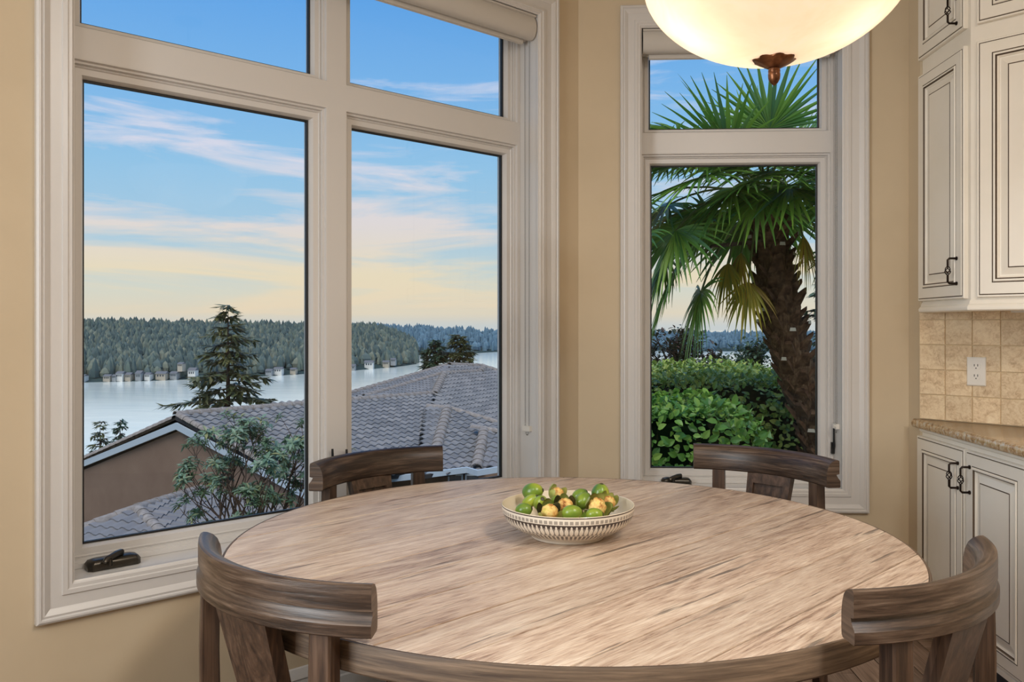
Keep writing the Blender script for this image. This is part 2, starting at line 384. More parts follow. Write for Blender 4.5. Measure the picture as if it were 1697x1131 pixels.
# ---------------------------------------------------------------- windows
CASP = [(0, 0.0), (0, -0.020), (0.06, -0.024), (0.11, -0.024), (0.14, -0.019), (0.20, -0.021), (0.33, -0.015), (0.36, -0.0125), (0.66, -0.0125),
        (0.68, -0.017), (0.80, -0.019), (0.83, -0.0165), (0.92, -0.0165), (0.96, -0.012), (1.0, -0.010), (1.0, 0.002)]
def rect_in(r, i): return (r[0] + i, r[1] - i, r[2] + i, r[3] - i)
def window(name, P, o, casing_outer, cells, members, label):
    w = struct(name, label)
    MB().mold(P, casing_outer, o, CASP).build('casing', M['trim'], w, 20)
    m = MB(); m.loops([[P(a, d, z) for a, z in ((r[0], r[2]), (r[1], r[2]), (r[1], r[3]), (r[0], r[3]))] for r, d in
                       ((rect_in(o, -0.016), 0.0), (o, 0.0), (o, 0.19), (rect_in(o, -0.016), 0.19), (rect_in(o, -0.016), 0.0))], True)
    m.build('jamb', M['trim'], w, 0)
    m = MB()
    for (s0, s1, z0, z1, d0) in members: m.box(P, s0, s1, d0, 0.185, z0, z1)
    m.build('frame', M['trim'], w, 0)
    for c in cells:
        r = rect_in(c, -0.0005)
        k = 0.047 if c[2] < 1.5 else 0.040
        i = (c[0] + k, c[1] - k, c[2] + k * (1 if c[2] < 1.5 else 0.6), c[3] - k)
        prof = [(0, 0.100), (0.08, 0.1005), (0.12, 0.112), (0.26, 0.1125), (0.30, 0.124), (0.42, 0.121), (0.48, 0.126), (0.86, 0.127), (0.97, 0.138), (1.0, 0.150), (1.0, 0.18)]
        sash = MB().mold(P, r, i, prof).build('sash', M['trim'], w, 20)
        i2 = rect_in(i, 0.006); i3 = rect_in(i, -0.004)
        MB().mold(P, i3, i2, [(0, 0.1495), (1, 0.1505), (1, 0.163), (0, 0.163)]).build('glazing_bead', M['black'], sash, 0, label='black glazing seal')
        MB().box(P, i2[0] - .003, i2[1] + .003, 0.155, 0.158, i2[2] - .003, i2[3] + .003).build('pane', M['glass'], w, 0, label='clear window glass')
    return w
zc = (0.608, 2.077, 2.167, 2.585)
def members_for(o, cells_s):
    ms = [(o[0] + 0.0008, cells_s[0][0], o[2] + .0008, o[3] - .0008, 0.10), (cells_s[-1][1], o[1] - 0.0008, o[2] + .0008, o[3] - .0008, 0.10),
          (cells_s[0][0], cells_s[-1][1], o[2] + .0008, zc[0], 0.10), (cells_s[0][0], cells_s[-1][1], zc[3], o[3] - .0008, 0.10),
          (cells_s[0][0], cells_s[-1][1], zc[1], zc[2], 0.10)]
    for a, b in zip(cells_s[:-1], cells_s[1:]): ms += [(a[1], b[0], zc[0], zc[1], 0.10), (a[1], b[0], zc[2], zc[3], 0.10)]
    return ms
cl_s = [(0.268, 1.110), (1.185, 2.020)]
cr_s = [(0.394, 1.236)]
w1 = window('window_1', PL, OL, (0.138, 2.132, 0.495, 2.70), [(a, b, z0, z1) for a, b in cl_s for z0, z1 in ((zc[0], zc[1]), (zc[2], zc[3]))], members_for(OL, cl_s), 'wide white four-light window onto the lake')
w2 = window('window_2', PR, OR_, (0.293, 1.357, 0.495, 2.70), [(a, b, z0, z1) for a, b in cr_s for z0, z1 in ((zc[0], zc[1]), (zc[2], zc[3]))], members_for(OR_, cr_s), 'narrow white two-light window onto the palm')
# crank operators on the sill, and the lock levers
def crank(P, s0, s1, w, flip):
    z = 0.598
    b = MB(); cs = (s0 + s1) / 2; h = abs(s1 - s0) / 2
    L = []
    for sc, zz_ in ((1.0, 0.0), (1.0, 0.016), (0.9, 0.026), (0.7, 0.030)):
        L.append([P(cs + h * sc * a, 0.062 + 0.026 * sc * c, z + zz_) for a, c in ((-1, -0.6), (-0.85, -1), (0.85, -1), (1, -0.6), (1, 0.8), (0.9, 1), (-0.9, 1), (-1, 0.8))])
    b.loops(L, True, True, True); bo = b.build('crank_base', M['hardware'], w, 40, label='dark grey window crank on the sill')
    hnd = MB(); a = cs + flip * h * 0.25; e = cs - flip * h * 0.45
    hnd.tube([P(a, 0.055, z + 0.030), P(a, 0.050, z + 0.040), P(cs, 0.035, z + 0.041), P(e, 0.016, z + 0.034), P(e - flip * .006, 0.012, z + 0.028)], [0.008, 0.010, 0.009, 0.008, 0.006], 8)
    hnd.tube([P(e + flip * .012, 0.018, z + 0.034), P(e + flip * .012, 0.018, z + 0.014)], 0.006, 8)
    hnd.build('crank_handle', M['hardware'], bo, 40)
crank(PL, 1.84, 1.985, w1, -1)
crank(PR, 0.48, 0.61, w2, 1)
def lever(P, s, z0, z1, w, d=0.10):
    m = MB(); m.box(P, s - .008, s + .008, d - .012, d - .0003, z0, z0 + .05)
    m.tube([P(s, d - .012, z0 + .02), P(s, d - .022, z0 + .035), P(s, d - .020, z1)], [0.005, 0.005, 0.004], 8)
    m.build('lock_lever', M['black'], w, 40, label='black sash lock lever')
lever(PL, 1.176, 0.78, 0.867, w1); lever(PL, 1.119, 0.78, 0.860, w1); lever(PR, 1.238, 0.735, 0.873, w2, 0.098)

# roller shades
def shade(P, s0, s1, label, drop, cs, chain_d, zend):
    t = thing('roller_shade', label, 'window shade', tuple(P((s0 + s1) / 2, 0.04, 2.5)))
    prof = [(0.080, 2.601), (-0.002, 2.601), (-0.008, 2.598), (-0.008, 2.592), (0.002, 2.590), (-0.006, 2.575), (-0.010, 2.555), (-0.008, 2.532), (0.000, 2.512), (0.012, 2.502), (0.030, 2.500), (0.030, 2.506), (0.080, 2.506)]
    m = MB(); m.loops([[P(s, d, z) for d, z in prof] for s in (s0, s1)], True, True, True); m.build('cassette', M['shade'], t, 35)
    MB().box(P, s0 + .02, s1 - .02, 0.049, 0.051, drop + .01, 2.512).build('fabric', M['shade'], t, 0)
    hb = [(0.043, drop + .028), (0.040, drop + .02), (0.041, drop), (0.050, drop - .004), (0.058, drop), (0.058, drop + .028)]
    m = MB(); m.loops([[P(s, d, z) for d, z in hb] for s in (s0 + .03, s1 - .03)], True, True, True); m.build('hem_bar', M['shade'], t, 40)
    # bead chain loop
    m = MB(); n = int((2.50 - zend) / 0.0062)
    pts = []
    for k in range(n):
        z = 2.50 - k * 0.0062
        f = k / n; w_ = 0.013 - 0.002 * f
        pts += [(cs, chain_d - w_, z), (cs + 0.001, chain_d + w_, z)]
    for k in range(9):
        a = PI * k / 8
        pts.append((cs, chain_d - 0.011 * math.cos(a), zend - 0.028 * math.sin(a)))
    for (s, d, z) in pts:
        c = P(s, d, z); r = 0.0024
        m.add([c + Vector(q) * r for q in ((1, 0, 0), (-1, 0, 0), (0, 1, 0), (0, -1, 0), (0, 0, 1), (0, 0, -1))],
              [(0, 2, 4), (2, 1, 4), (1, 3, 4), (3, 0, 4), (2, 0, 5), (1, 2, 5), (3, 1, 5), (0, 3, 5)])
    m.build('bead_chain', M['chainm'], t, 0, recalc=False, kind='stuff')
    m = MB(); m.box(P, cs - .007, cs + .008, chain_d - .022, chain_d + .022, zend - .011, zend + .011)
    m.tube([P(cs - .010, chain_d - .008, zend), P(cs + .002, chain_d - .008, zend)], .006, 8)
    m.build('chain_tensioner', M['plastic'], t, 40)
shade(PL, 0.264, 2.028, 'long white roller shade across the top of the wide lake window', 2.487, 0.262, 0.05, 0.868)
shade(PR, 0.392, 1.238, 'short white roller shade atop the narrow window behind the pendant lamp', 2.484, 1.2375, 0.048, 0.862)

# ---------------------------------------------------------------- cabinets
DOORP = [(0, 0.0, 0), (0, .013, 0), (.002, .0165, 0), (.008, .0165, 1), (.0096, .0150, 1), (.0112, .0175, 0), (.0125, .0200, 0), (.052, .0200, 1), (.0537, .0180, 1), (.0555, .0200, 0), (.0585, .0240, 0),
         (.064, .0235, 1), (.0662, .0175, 1), (.069, .0180, 0), (.073, .0150, 1), (.0752, .0110, 0), (.080, .0105, 0), (.100, .0165, 0), (.104, .0175, 1), (.1058, .0160, 1), (.108, .0185, 0)]
def door(P, s0, s1, z0, z1, parent, name='door'):
    L = []; mis = []
    for k, (i, h, dk) in enumerate(DOORP):
        L.append([P(s0 + i, -h, z0 + i), P(s1 - i, -h, z0 + i), P(s1 - i, -h, z1 - i), P(s0 + i, -h, z1 - i)])
        if k < len(DOORP) - 1: mis.append(1 if (dk and DOORP[k + 1][2]) or (dk == 1 and DOORP[k - 1][2] == 1) else 0)
    m = MB(); m.loops(L, True, False, True, mis)
    return m.build(name, [M['cabinet'], M['glaze']], parent, 12)
def pull(P, s, z0, z1, parent, base=0.0198):
    m = MB(); off = base + 0.034; zm = (z0 + z1) / 2; r = 0.0042
    m.tube([P(s, -base, z0), P(s, -off + .006, z0), P(s, -off, z0 + .006), P(s, -off, zm - .015)], r, 8)
    m.tube([P(s, -base, z1), P(s, -off + .006, z1), P(s, -off, z1 - .006), P(s, -off, zm + .015)], r, 8)
    for k in range(4):
        pts = []
        for j in range(9):
            u = j / 8; a = k * PI / 2 + u * PI * 1.1; rr = 0.0095 * math.sin(PI * u) + .0012
            c = P(s, -off, zm - .018 + .036 * u); pts.append(c + Vector((math.cos(a) * rr, math.sin(a) * rr, 0)))
        m.tube(pts, 0.0019, 5)
    for z in (z0, z1): m.tube([P(s, -base + .001, z), P(s, -base - .004, z)], 0.0075, 10)
    return m.build('handle', M['iron'], parent, 40, label='dark twisted iron pull')
# base cabinet
bc = thing('base_cabinet', 'cream glazed base cabinet with twisted iron pulls under the granite counter', 'cabinet', (1.8, 2.9, 0))
m = MB(); yb = 1.95
def w45x(y): return 1.54 + (3.63 - y)
m.prism([(1.5455, 3.622), (1.5455, yb), (w45x(yb) - .012, yb)], 0.10, 0.873)
m.build('body', M['cabinet'], bc, 0)
MB().prism([(1.60, 3.555), (1.60, yb), (w45x(yb) - .02, yb)], 0.0, 0.10).build('toe_kick', mat('toe_kick_paint', lin((52, 54, 60)), 0.6), bc, 0)
MB().loops([[PX(s, d, z) for d, z in ((0.0, 0.872), (-0.008, 0.872), (-0.008, 0.862), (-0.003, 0.858), (0, 0.856))] for s in (0.0, 1.68)], False).build('top_moulding', M['cabinet'], bc, 20)
MB().loops([[PX(s, d, z) for d, z in ((0.0, 0.101), (-0.012, 0.101), (-0.012, 0.118), (-0.006, 0.124), (0, 0.126))] for s in (0.0, 1.68)], False).build('bottom_moulding', M['cabinet'], bc, 20)
for s0, s1, hs in ((-.004, .404, .366), (.418, .826, .456), (.840, 1.248, 1.21), (1.262, 1.67, 1.30)):
    d = door(PX, s0, s1, 0.128, 0.842, bc); pull(PX, hs, 0.690, 0.783, d)
# countertop
ct = MB(); prof = [(-.004, .875), (-.010, .8765), (-.014, .882), (-.0155, .892), (-.014, .903), (-.010, .9085), (-.004, .911)]
def edge_line(inset_pts):
    L = []
    for d, z in prof:
        k = -d
        L.append([(1.525 - k, yb, z), (1.525 - k, 3.640 + k * .45, z), (1.5305 - k*.4, 3.6465 + k * .45, z), (w45x(yb) - .010, yb, z)])
    return L
ct.loops(edge_line(0), True, True, True)
tag(ct.build('countertop', M['granite'], None, 40), 'polished speckled tan granite countertop in the corner', 'countertop')
# upper cabinet
uc = thing('wall_cabinet', 'cream glazed corner wall cabinet above the tiled backsplash', 'cabinet', (1.8, 3.1, 1.36))
a = 0.70
q1 = PU(0, 0, 0); q2 = PU(1.0, 0, 0); q3 = P45(1.29, -.012, 0)
m = MB(); m.prism([(1.545, 3.618), (q1.x, q1.y), (q2.x, q2.y), (q3.x, q3.y)], 1.386, 2.895)
m.build('body', M['cabinet'], uc, 0)
m = MB(); rr = []
for off, z in ((0.0, 1.400), (.004, 1.394), (.007, 1.384), (.0065, 1.382), (.010, 1.380), (.016, 1.371), (.0165, 1.369), (.015, 1.361), (.010, 1.357), (.0, 1.356), (-.04, 1.356)):
    k = off * math.tan(PI / 8)
    n45 = Vector((-1, -1, 0)) / R2
    A = Vector((1.545 - off, 3.620, z)); B = Vector((1.545 - off, 3.21 - k, z)); C = PU(1.0, -off, z)
    rr.append([A, B, C])
m.loops(rr, False); m.build('light_rail', M['cabinet'], uc, 25)
MB().prism([(1.5455, 3.617), (q1.x, q1.y), (q2.x, q2.y), (q3.x, q3.y)], 1.372, 1.386).build('bottom_panel', M['cabinet'], uc, 0)
d = door(PX, .006, .400, 1.404, 2.347, uc); pull(PX, .355, 1.462, 1.557, d)
d = door(PX, .006, .400, 2.412, 2.860, uc); pull(PX, .355, 2.447, 2.542, d)
d = door(PU, .026, .50, 1.406, 2.345, uc); pull(PU, .46, 1.462, 1.557, d)
d = door(PU, .026, .50, 2.410, 2.860, uc); pull(PU, .46, 2.447, 2.542, d)
tag(MB().box(P45, 0.375, 0.62, -0.10, -0.05, 1.352, 1.371).build('cupboard_light', M['plastic']), 'slim white light bar fixed under the corner wall cabinet', 'light')
# backsplash tiles
bs_ = sstruct(MB().box(P45, 0.0, 1.30, -.006, -.0005, 0.912, 1.371).build('trim_1', M['grout'], None, 0), 'travertine tiled backsplash in the corner')
rnd = random.Random(5); TS = 0.1035
tm = MB()
h = 0.0503
tm.loops([[ident(a * k1, b * k1, c) for a, b in ((-h, -h), (h, -h), (h, h), (-h, h))] for k1, c in ((1, 0), (1, .003), (.975, .005))], True, True, True)
tile_me = tm.mesh('tile', M['tile'], 0)
tmh = MB(); tmh.loops([[ident(a * k1, b * k1, c) for a, b in ((-h, -h), (h, -h), (h, h * .0), (-h, h * .0))] for k1, c in ((1, 0), (1, .003), (.985, .005))], True, True, True)
tile_half = tmh.mesh('tile', M['tile'], 0)
BF = Matrix(((1 / R2, 0, -1 / R2, 0), (-1 / R2, 0, -1 / R2, 0), (0, 1, 0, 0), (0, 0, 0, 1)))
for i in range(12):
    for j in range(5):
        z = 0.9645 + TS * j
        if j == 4:
            p = P45(0.0525 + TS * i, -.006, z); me = tile_half
        else: p = P45(0.0525 + TS * i, -.006, z); me = tile_me
        if j == 4 and z + .0 > 1.40: continue
        Mx = Matrix.Translation(p + Vector((-1, -1, 0)) * rnd.uniform(0, .0006)) @ BF @ Matrix.Rotation(rnd.choice([0, 0]) + rnd.uniform(-.006, .006), 4, 'Z')
        link(me, 'tile', bs_, world_inv(bs_) @ Mx)
# outlet
ol = thing('wall_outlet', 'white double wall outlet on the travertine tiles', 'outlet', tuple(P45(.224, -.011, 1.119)))
m = MB(); m.loops([[P45(.224 + a * .0355 * k1, -.0115 - c, 1.119 + b * .0575 * k1) for a, b in ((-1, -1), (1, -1), (1, 1), (-1, 1))] for k1, c in ((1, 0), (1, .003), (.93, .006))], True, True, True)
m.build('plate', M['plastic'], ol, 0)
for dz in (-.0205, .0205):
    m = MB(); m.loops([[P45(.224 + math.cos(2 * PI * k / 20) * .0165, -.0172 - c, 1.119 + dz + max(-.0125, min(.0125, math.sin(2 * PI * k / 20) * .0165))) for k in range(20)] for c in (0, .0018)], True, True, True)
    rc = m.build('receptacle', M['plastic'], ol, 30)
    m = MB()
    for s_ in (-.0062, .0062): m.box(P45, .224 + s_ - .0012, .224 + s_ + .0012, -.0196, -.0189, 1.119 + dz + .000, 1.119 + dz + .009)
    m.box(P45, .224 - .002, .224 + .002, -.0196, -.0189, 1.119 + dz - .009, 1.119 + dz - .005)
    m.build('slots', M['black'], rc, 0)

# ---------------------------------------------------------------- round dining table
TX, TY, TZ, TR = 0.0333, 2.1842, 0.76, 0.846
tb = thing('dining_table', 'round weathered oak dining table with a planked top', 'table', (TX, TY, 0))
ang = math.radians(47.5); pr = random.Random(11)
RI = TR - 0.007
edges = [-RI]
while edges[-1] < RI - 0.06: edges.append(edges[-1] + pr.uniform(.115, .16))
edges[-1] = RI
for a0, a1 in zip(edges[:-1], edges[1:]):
    g2 = 0.0018
    v0, v1 = a0 + g2, a1 - g2
    pts = []
    N = 26
    def half(v): return math.sqrt(max(RI * RI - v * v, 0))
    vs = [v0 + (v1 - v0) * k / N for k in range(N + 1)]
    right = [(half(v), v) for v in vs]; left = [(-half(v), v) for v in vs[::-1]]
    poly = right + left
    dz = pr.uniform(-.0006, .0003); m = MB()
    m.loops([[(x, y, z) for x, y in poly] for z in (0.712, TZ - .0012 + dz)], True, True, False)
    c = Vector((0, (v0 + v1) / 2, 0))
    m.loops([[(x, y, TZ - .0012 + dz) for x, y in poly], [(x * .9992, c.y + (y - c.y) * .992, TZ + dz) for x, y in poly]], True, False, True)
    link(m.mesh('plank', M['table'], 0), 'plank', tb, Matrix.Rotation(ang, 4, 'Z'))
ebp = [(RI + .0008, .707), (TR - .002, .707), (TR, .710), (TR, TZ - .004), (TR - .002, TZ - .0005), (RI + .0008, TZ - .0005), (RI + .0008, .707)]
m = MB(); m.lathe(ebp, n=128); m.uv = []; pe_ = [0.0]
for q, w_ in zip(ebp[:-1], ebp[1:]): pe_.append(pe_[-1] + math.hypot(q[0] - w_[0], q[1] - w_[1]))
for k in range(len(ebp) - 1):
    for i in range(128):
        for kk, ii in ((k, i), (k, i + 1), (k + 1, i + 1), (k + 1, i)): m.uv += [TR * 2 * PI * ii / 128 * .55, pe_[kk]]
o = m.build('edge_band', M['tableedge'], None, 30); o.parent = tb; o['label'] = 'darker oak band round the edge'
m = MB(); m.lathe([(.02, .712), (.34, .712), (.34, .69), (.13, .66), (.10, .60), (.085, .40), (.11, .20), (.16, .12), (.16, .08), (.02, .08)], n=40)
o = m.build('pedestal', M['chairv'], None, 35); o.parent = tb
for k in range(4):
    m = MB(); a = PI / 4 * 0 + k * PI / 2
    u = Vector((math.cos(a), math.sin(a), 0)); v = Vector((-u.y, u.x, 0))
    L = []
    for r, zt, w_ in ((.05, .17, .045), (.20, .13, .042), (.34, .075, .038), (.36, .05, .036)):
        L.append([u * r + v * w_ + Vector((0, 0, 0)), u * r - v * w_, u * r - v * w_ + Vector((0, 0, zt)), u * r + v * w_ + Vector((0, 0, zt))])
    m.loops(L, True, True, True); o = m.build('foot', M['chairv'], None, 20); o.parent = tb

# ---------------------------------------------------------------- chairs
def make_chair(loc, rz, label):
    t = thing('dining_chair', label, 'chair', (loc[0], loc[1], 0), rz, 'barrel-back chairs around the table')
    RO = 0.464; HA = math.radians(36.7)
    # section: (radial offset inwards from outer radius, z)
    sec = [(0.001, .868), (.000, .860), (.000, .826), (.004, .8245), (.010, .8235), (.009, .820), (.004, .812), (-.001, .806), (-.003, .803), (-.003, .784), (.000, .7815),
           (.038, .7815), (.0425, .786), (.0435, .80), (.043, .825), (.040, .842), (.034, .856), (.025, .865), (.014, .8695), (.006, .8705)]
    L = []
    n = 36
    for k in range(n + 1):
        a = -PI / 2 - HA + 2 * HA * k / n
        L.append([((RO - i) * math.cos(a), (RO - i) * math.sin(a), z) for i, z in sec])
    m = MB(); m.loops(L, True, True, True)
    per = [0.0]
    for i in range(len(sec)): q = sec[(i + 1) % len(sec)]; per.append(per[-1] + math.hypot(q[0] - sec[i][0], q[1] - sec[i][1]))
    m.uv = []
    du = RO * 2 * HA / n
    for k in range(n):
        for i in range(len(sec)):
            for kk, ii in ((k, i), (k, i + 1), (k + 1, i + 1), (k + 1, i)): m.uv += [kk * du, per[ii]]
    for cap_ in (sec[::-1], sec):
        for q in cap_: m.uv += [q[0] * .3, q[1]]
    o = m.build('crest_rail', M['chair'], None, 28); o.parent = t
    # posts that run down as rear legs
    for sg in (-1, 1):
        a = -PI / 2 + sg * math.radians(25); u = Vector((math.cos(a), math.sin(a), 0)); v = Vector((-u.y, u.x, 0))
        L = []
        for z, off, wr, wt in ((.783, -.022, .017, .021), (.66, -.020, .018, .022), (.52, -.022, .019, .022), (.44, -.026, .020, .022), (.30, -.022, .019, .021), (.12, -.008, .018, .019), (0, .012, .016, .017)):
            c = u * (RO + off) + Vector((0, 0, z))
            L.append([c + u * wr + v * wt * .8, c + u * wr * .8 + v * wt, c - u * wr + v * wt, c - u * wr - v * wt, c + u * wr * .8 - v * wt, c + u * wr - v * wt * .8])
        m = MB(); m.loops(L, True, True, True); o = m.build('post', M['chairv'], None, 25); o.parent = t
    # framed splat
    y0 = -.438; zt, zb = .783, .455; wt_, wb = .083, .064
    def Q(x, d, z):
        f = (z - zb) / (zt - zb); return Vector((x * (wb + (wt_ - wb) * f), y0 + .085 * (1 - f) + d, z))
    m = MB(); m.box(Q, -1, 1, -.012, .004, zb, zt)
    o = m.build('splat', M['chairv'], None, 0); o.parent = t
    m = MB()
    fr = MB()
    fr.box(Q, -1, -.70, .004, .016, zb, zt); fr.box(Q, .70, 1, .004, .016, zb, zt); fr.box(Q, -.70, .70, .004, .016, zt - .034, zt); fr.box(Q, -.70, .70, .004, .016, zb, zb + .05)
    o2 = fr.build('splat_frame', M['chairv'], None, 0); o2.parent = o
    # seat
    m = MB(); pts = [(-.19, -.425), (.19, -.425), (.235, -.30), (.245, -.06), (.20, -.005), (-.20, -.005), (-.245, -.06), (-.235, -.30)]
    m.loops([[(x * k1, -.21 + (y + .21) * k1, z) for x, y in pts] for k1, z in ((.96, .425), (1, .43), (1, .452), (.97, .46))], True, True, True)
    o = m.build('seat', M['seatw'], None, 25); o.parent = t
    m = MB(); m.loops([[(x * .92, -.21 + (y + .21) * .92, z) for x, y in pts] for z in (.37, .4255)], True, True, True)
    o = m.build('seat_frame', M['chairv'], None, 25); o.parent = t
    for sg in (-1, 1):
        m = MB(); m.loops([[(sg * .195 + a * w_, -.045 + b * w_, z) for a, b in ((-1, -1), (1, -1), (1, 1), (-1, 1))] for z, w_ in ((0, .015), (.37, .021))], True, True, True)
        o = m.build('leg', M['chairv'], None, 20); o.parent = t
    return t
def chair_copy(src, loc, rz, label):
    r = src.copy(); COL.objects.link(r); r.matrix_basis = Matrix.Translation((loc[0], loc[1], 0)) @ Matrix.Rotation(rz, 4, 'Z'); r['label'] = label
    for ch in list(src.children):
        c = ch.copy(); COL.objects.link(c); c.parent = r
        for g_ in list(ch.children):
            d_ = g_.copy(); COL.objects.link(d_); d_.parent = c
    return r
def rzof(nx, ny): return math.atan2(-nx, ny)
ch0 = make_chair((-.288, 1.850), rzof(.62, .785), 'oak barrel-back chair at the near left, backed toward the wide window corner')
chair_copy(ch0, (.429, 1.855), rzof(-.69, .72), 'oak barrel-back chair at the near right, in front of the base cabinet')
chair_copy(ch0, (-.302, 2.586), rzof(.756, -.654), 'oak barrel-back chair behind the table under the wide lake window')
chair_copy(ch0, (.459, 2.677), rzof(-.689, -.724), 'oak barrel-back chair behind the table before the narrow palm window')

# ---------------------------------------------------------------- bowl of green fruit
def bowlfn(t, p):
    uvn = t.add('ShaderNodeUVMap'); s = t.add('ShaderNodeSeparateXYZ'); t.l.new(uvn.outputs[0], s.inputs[0])
    u, v = s.outputs[0], s.outputs[1]
    NC = 84.0
    fu = t.math('FRACT', t.math('MULTIPLY', u, NC)); du = t.math('ABSOLUTE', t.math('SUBTRACT', fu, 0.5))
    def band(lo, hi): return t.math('MULTIPLY', t.math('GREATER_THAN', v, lo), t.math('LESS_THAN', v, hi))
    def ell(v0, hv, ru):   # inside an ellipse at row v0
        dv = t.math('DIVIDE', t.math('SUBTRACT', v, v0), hv); d2 = t.math('ADD', t.math('POWER', t.math('ABSOLUTE', dv), 2.0), t.math('POWER', t.math('DIVIDE', du, ru), 2.0))
        return t.math('LESS_THAN', d2, 1.0)
    rim = t.math('GREATER_THAN', v, 0.965)
    r1 = t.math('MULTIPLY', band(.80, .90), t.math('LESS_THAN', du, .34)); r1 = t.math('MULTIPLY', r1, 0.6)
    r2 = t.math('MULTIPLY', band(.66, .775), t.math('SUBTRACT', 1.0, ell(.66, .075, .22)))
    r3 = t.math('MULTIPLY', band(.42, .66), t.math('SUBTRACT', 1.0, ell(.545, .115, .40))); r3 = t.math('MULTIPLY', r3, .75)
    r4 = ell(.375, .03, .36)
    r5 = ell(.315, .026, .36); r6 = ell(.26, .022, .34); r6 = t.math('MULTIPLY', r6, .8)
    tot = rim
    for r in (r1, r2, r3, r4, r5, r6): tot = t.math('MAXIMUM', tot, r)
    t.put(p.inputs['Base Color'], t.mix(tot, lin((226, 216, 200)), lin((66, 56, 52))))
M['bowlout'] = mat('printed_stoneware', rough=0.3, fn=bowlfn)
M['bowlin'] = mat('cream_glaze', lin((228, 214, 190)), 0.22)
BZ = TZ + .0005; BXY = AT(937, 887, 2.183); BXX, BYY = TX + .004, TY - .005
bw = thing('bowl', 'wide stoneware bowl with a dark printed pattern at the centre of the table', 'bowl', (BXX, BYY, BZ))
outp = [(.088, 0), (.094, .001), (.096, .006), (.104, .012), (.128, .021), (.149, .034), (.162, .049), (.1685, .065), (.1705, .079), (.1705, .083)]
n = 96
m = MB(); m.lathe([(.001, .004), (.084, .004)] + outp, n=n)
L = []; 
allp = [(.001, .004), (.084, .004)] + outp
uvs = []
for k in range(len(allp) - 1):
    for i in range(n):
        for (kk, ii) in ((k, i), (k, i + 1), (k + 1, i + 1), (k + 1, i)):
            uvs += [ii / n, (allp[kk][1] / .083) if kk > 1 else 0.0]
m.uv = uvs
o = m.build('outside', M['bowlout'], None, 40, recalc=False); o.parent = bw; o['label'] = 'cream outside with dark printed rows'
m = MB(); m.lathe([(.1705, .083), (.1695, .0845), (.168, .0835), (.165, .068), (.158, .051), (.145, .037), (.122, .025), (.090, .018), (.001, .015)], n=n)
o = m.build('inside', M['bowlin'], None, 40); o.parent = bw
M['fruit'] = mat('green_rind', rough=0.28, fn=speck([(78, 112, 44), (122, 146, 48), (176, 180, 58)], 14, 2, 0.05, 0.001))
M['bract'] = mat('artichoke_bract', rough=0.45, fn=speck([(110, 128, 66), (160, 164, 84), (212, 198, 118)], 12, 2, 0.15, 0.002))
M['bractd'] = mat('dark_bract', rough=0.5, fn=speck([(40, 40, 26), (66, 66, 36), (110, 100, 56)], 30, 2, 0.2, 0.002))
M['core'] = mat('tan_core', rough=0.6, fn=speck([(150, 84, 36), (220, 166, 90), (236, 206, 128), (204, 190, 84)], 60, 4, 0.5, 0.003))
fr_ = random.Random(21)
def fruit_mesh(r, ln):
    m = MB(); prof = []
    for k in range(11):
        a = -PI / 2 + PI * k / 10; prof.append((max(r * math.cos(a) * (1 - .06 * math.sin(a)), .0006), ln * math.sin(a)))
    m.lathe(prof, n=20, cap0=True, cap1=True); return m
def lime(px, py, Z, r, ln, rot, label):
    t = thing('green_fruit', label, 'fruit', group='green fruit in the bowl')
    c = AT(px, py, Z)
    t.matrix_basis = Matrix.Translation(c) @ Matrix.Rotation(rot[0], 4, 'Z') @ Matrix.Rotation(rot[1], 4, 'X')
    o = fruit_mesh(r, ln).build('flesh', M['fruit'], None, 60); o.parent = t
    m = MB(); m.lathe([(.0005, ln * 1.04), (.0035, ln * 1.03), (.005, ln * .995), (.006, ln * .97)], n=8, cap0=True, cap1=True)
    o = m.build('stem', M['bractd'], None, 40); o.parent = t
def artichoke(px, py, Z, r, rot, label, dark=False, openk=.5):
    t = thing('artichoke', label, 'artichoke', group='halved artichokes in the bowl')
    c = AT(px, py, Z)
    t.matrix_basis = Matrix.Translation(c) @ Matrix.Rotation(rot[0], 4, 'Z') @ Matrix.Rotation(rot[1], 4, 'X')
    m = MB(); prof = []; rr = random.Random(int(px))
    nn = 28
    L = []
    for k in range(12):
        a = -PI / 2 + PI * k / 11
        L.append([Vector((math.cos(2 * PI * i / nn) * math.cos(a), math.sin(2 * PI * i / nn) * math.cos(a), math.sin(a) * .85)) * r * .80 * (1 + rr.uniform(-.09, .09)) for i in range(nn)])
    m.loops(L, True, True, True); o = m.build('core', M['core'], None, 60); o.parent = t; o['label'] = 'bumpy tan and orange core'
    for k in range(7):
        a0 = 2 * PI * k / 7 + rr.uniform(-.2, .2); ln = rr.uniform(.72, 1.02); op = openk * rr.uniform(.6, 1.4)
        L = []; rows = 8
        for j in range(rows + 1):
            u = j / rows; w_ = (math.sin(PI * min(1, u * .86 + .10)) ** .7) * .52; row = []
            th = -1.35 + u * ln * 1.9
            for q in (-1, -.5, 0, .5, 1):
                aa = a0 + q * w_ ; rad = r * (1.0 + op * u * u * .7)
                row.append(Vector((math.cos(aa) * math.cos(th), math.sin(aa) * math.cos(th), math.sin(th))) * rad * (1.0 - .05 * q * q * 0))
            L.append(row)
        m = MB(); m.loops(L, False)
        inner = [[p * .95 for p in row] for row in L]; m.loops(inner, False)
        o = m.build('bract', M['bractd'] if (dark and k % 2) else M['bract'], None, 60, recalc=False); o.parent = t
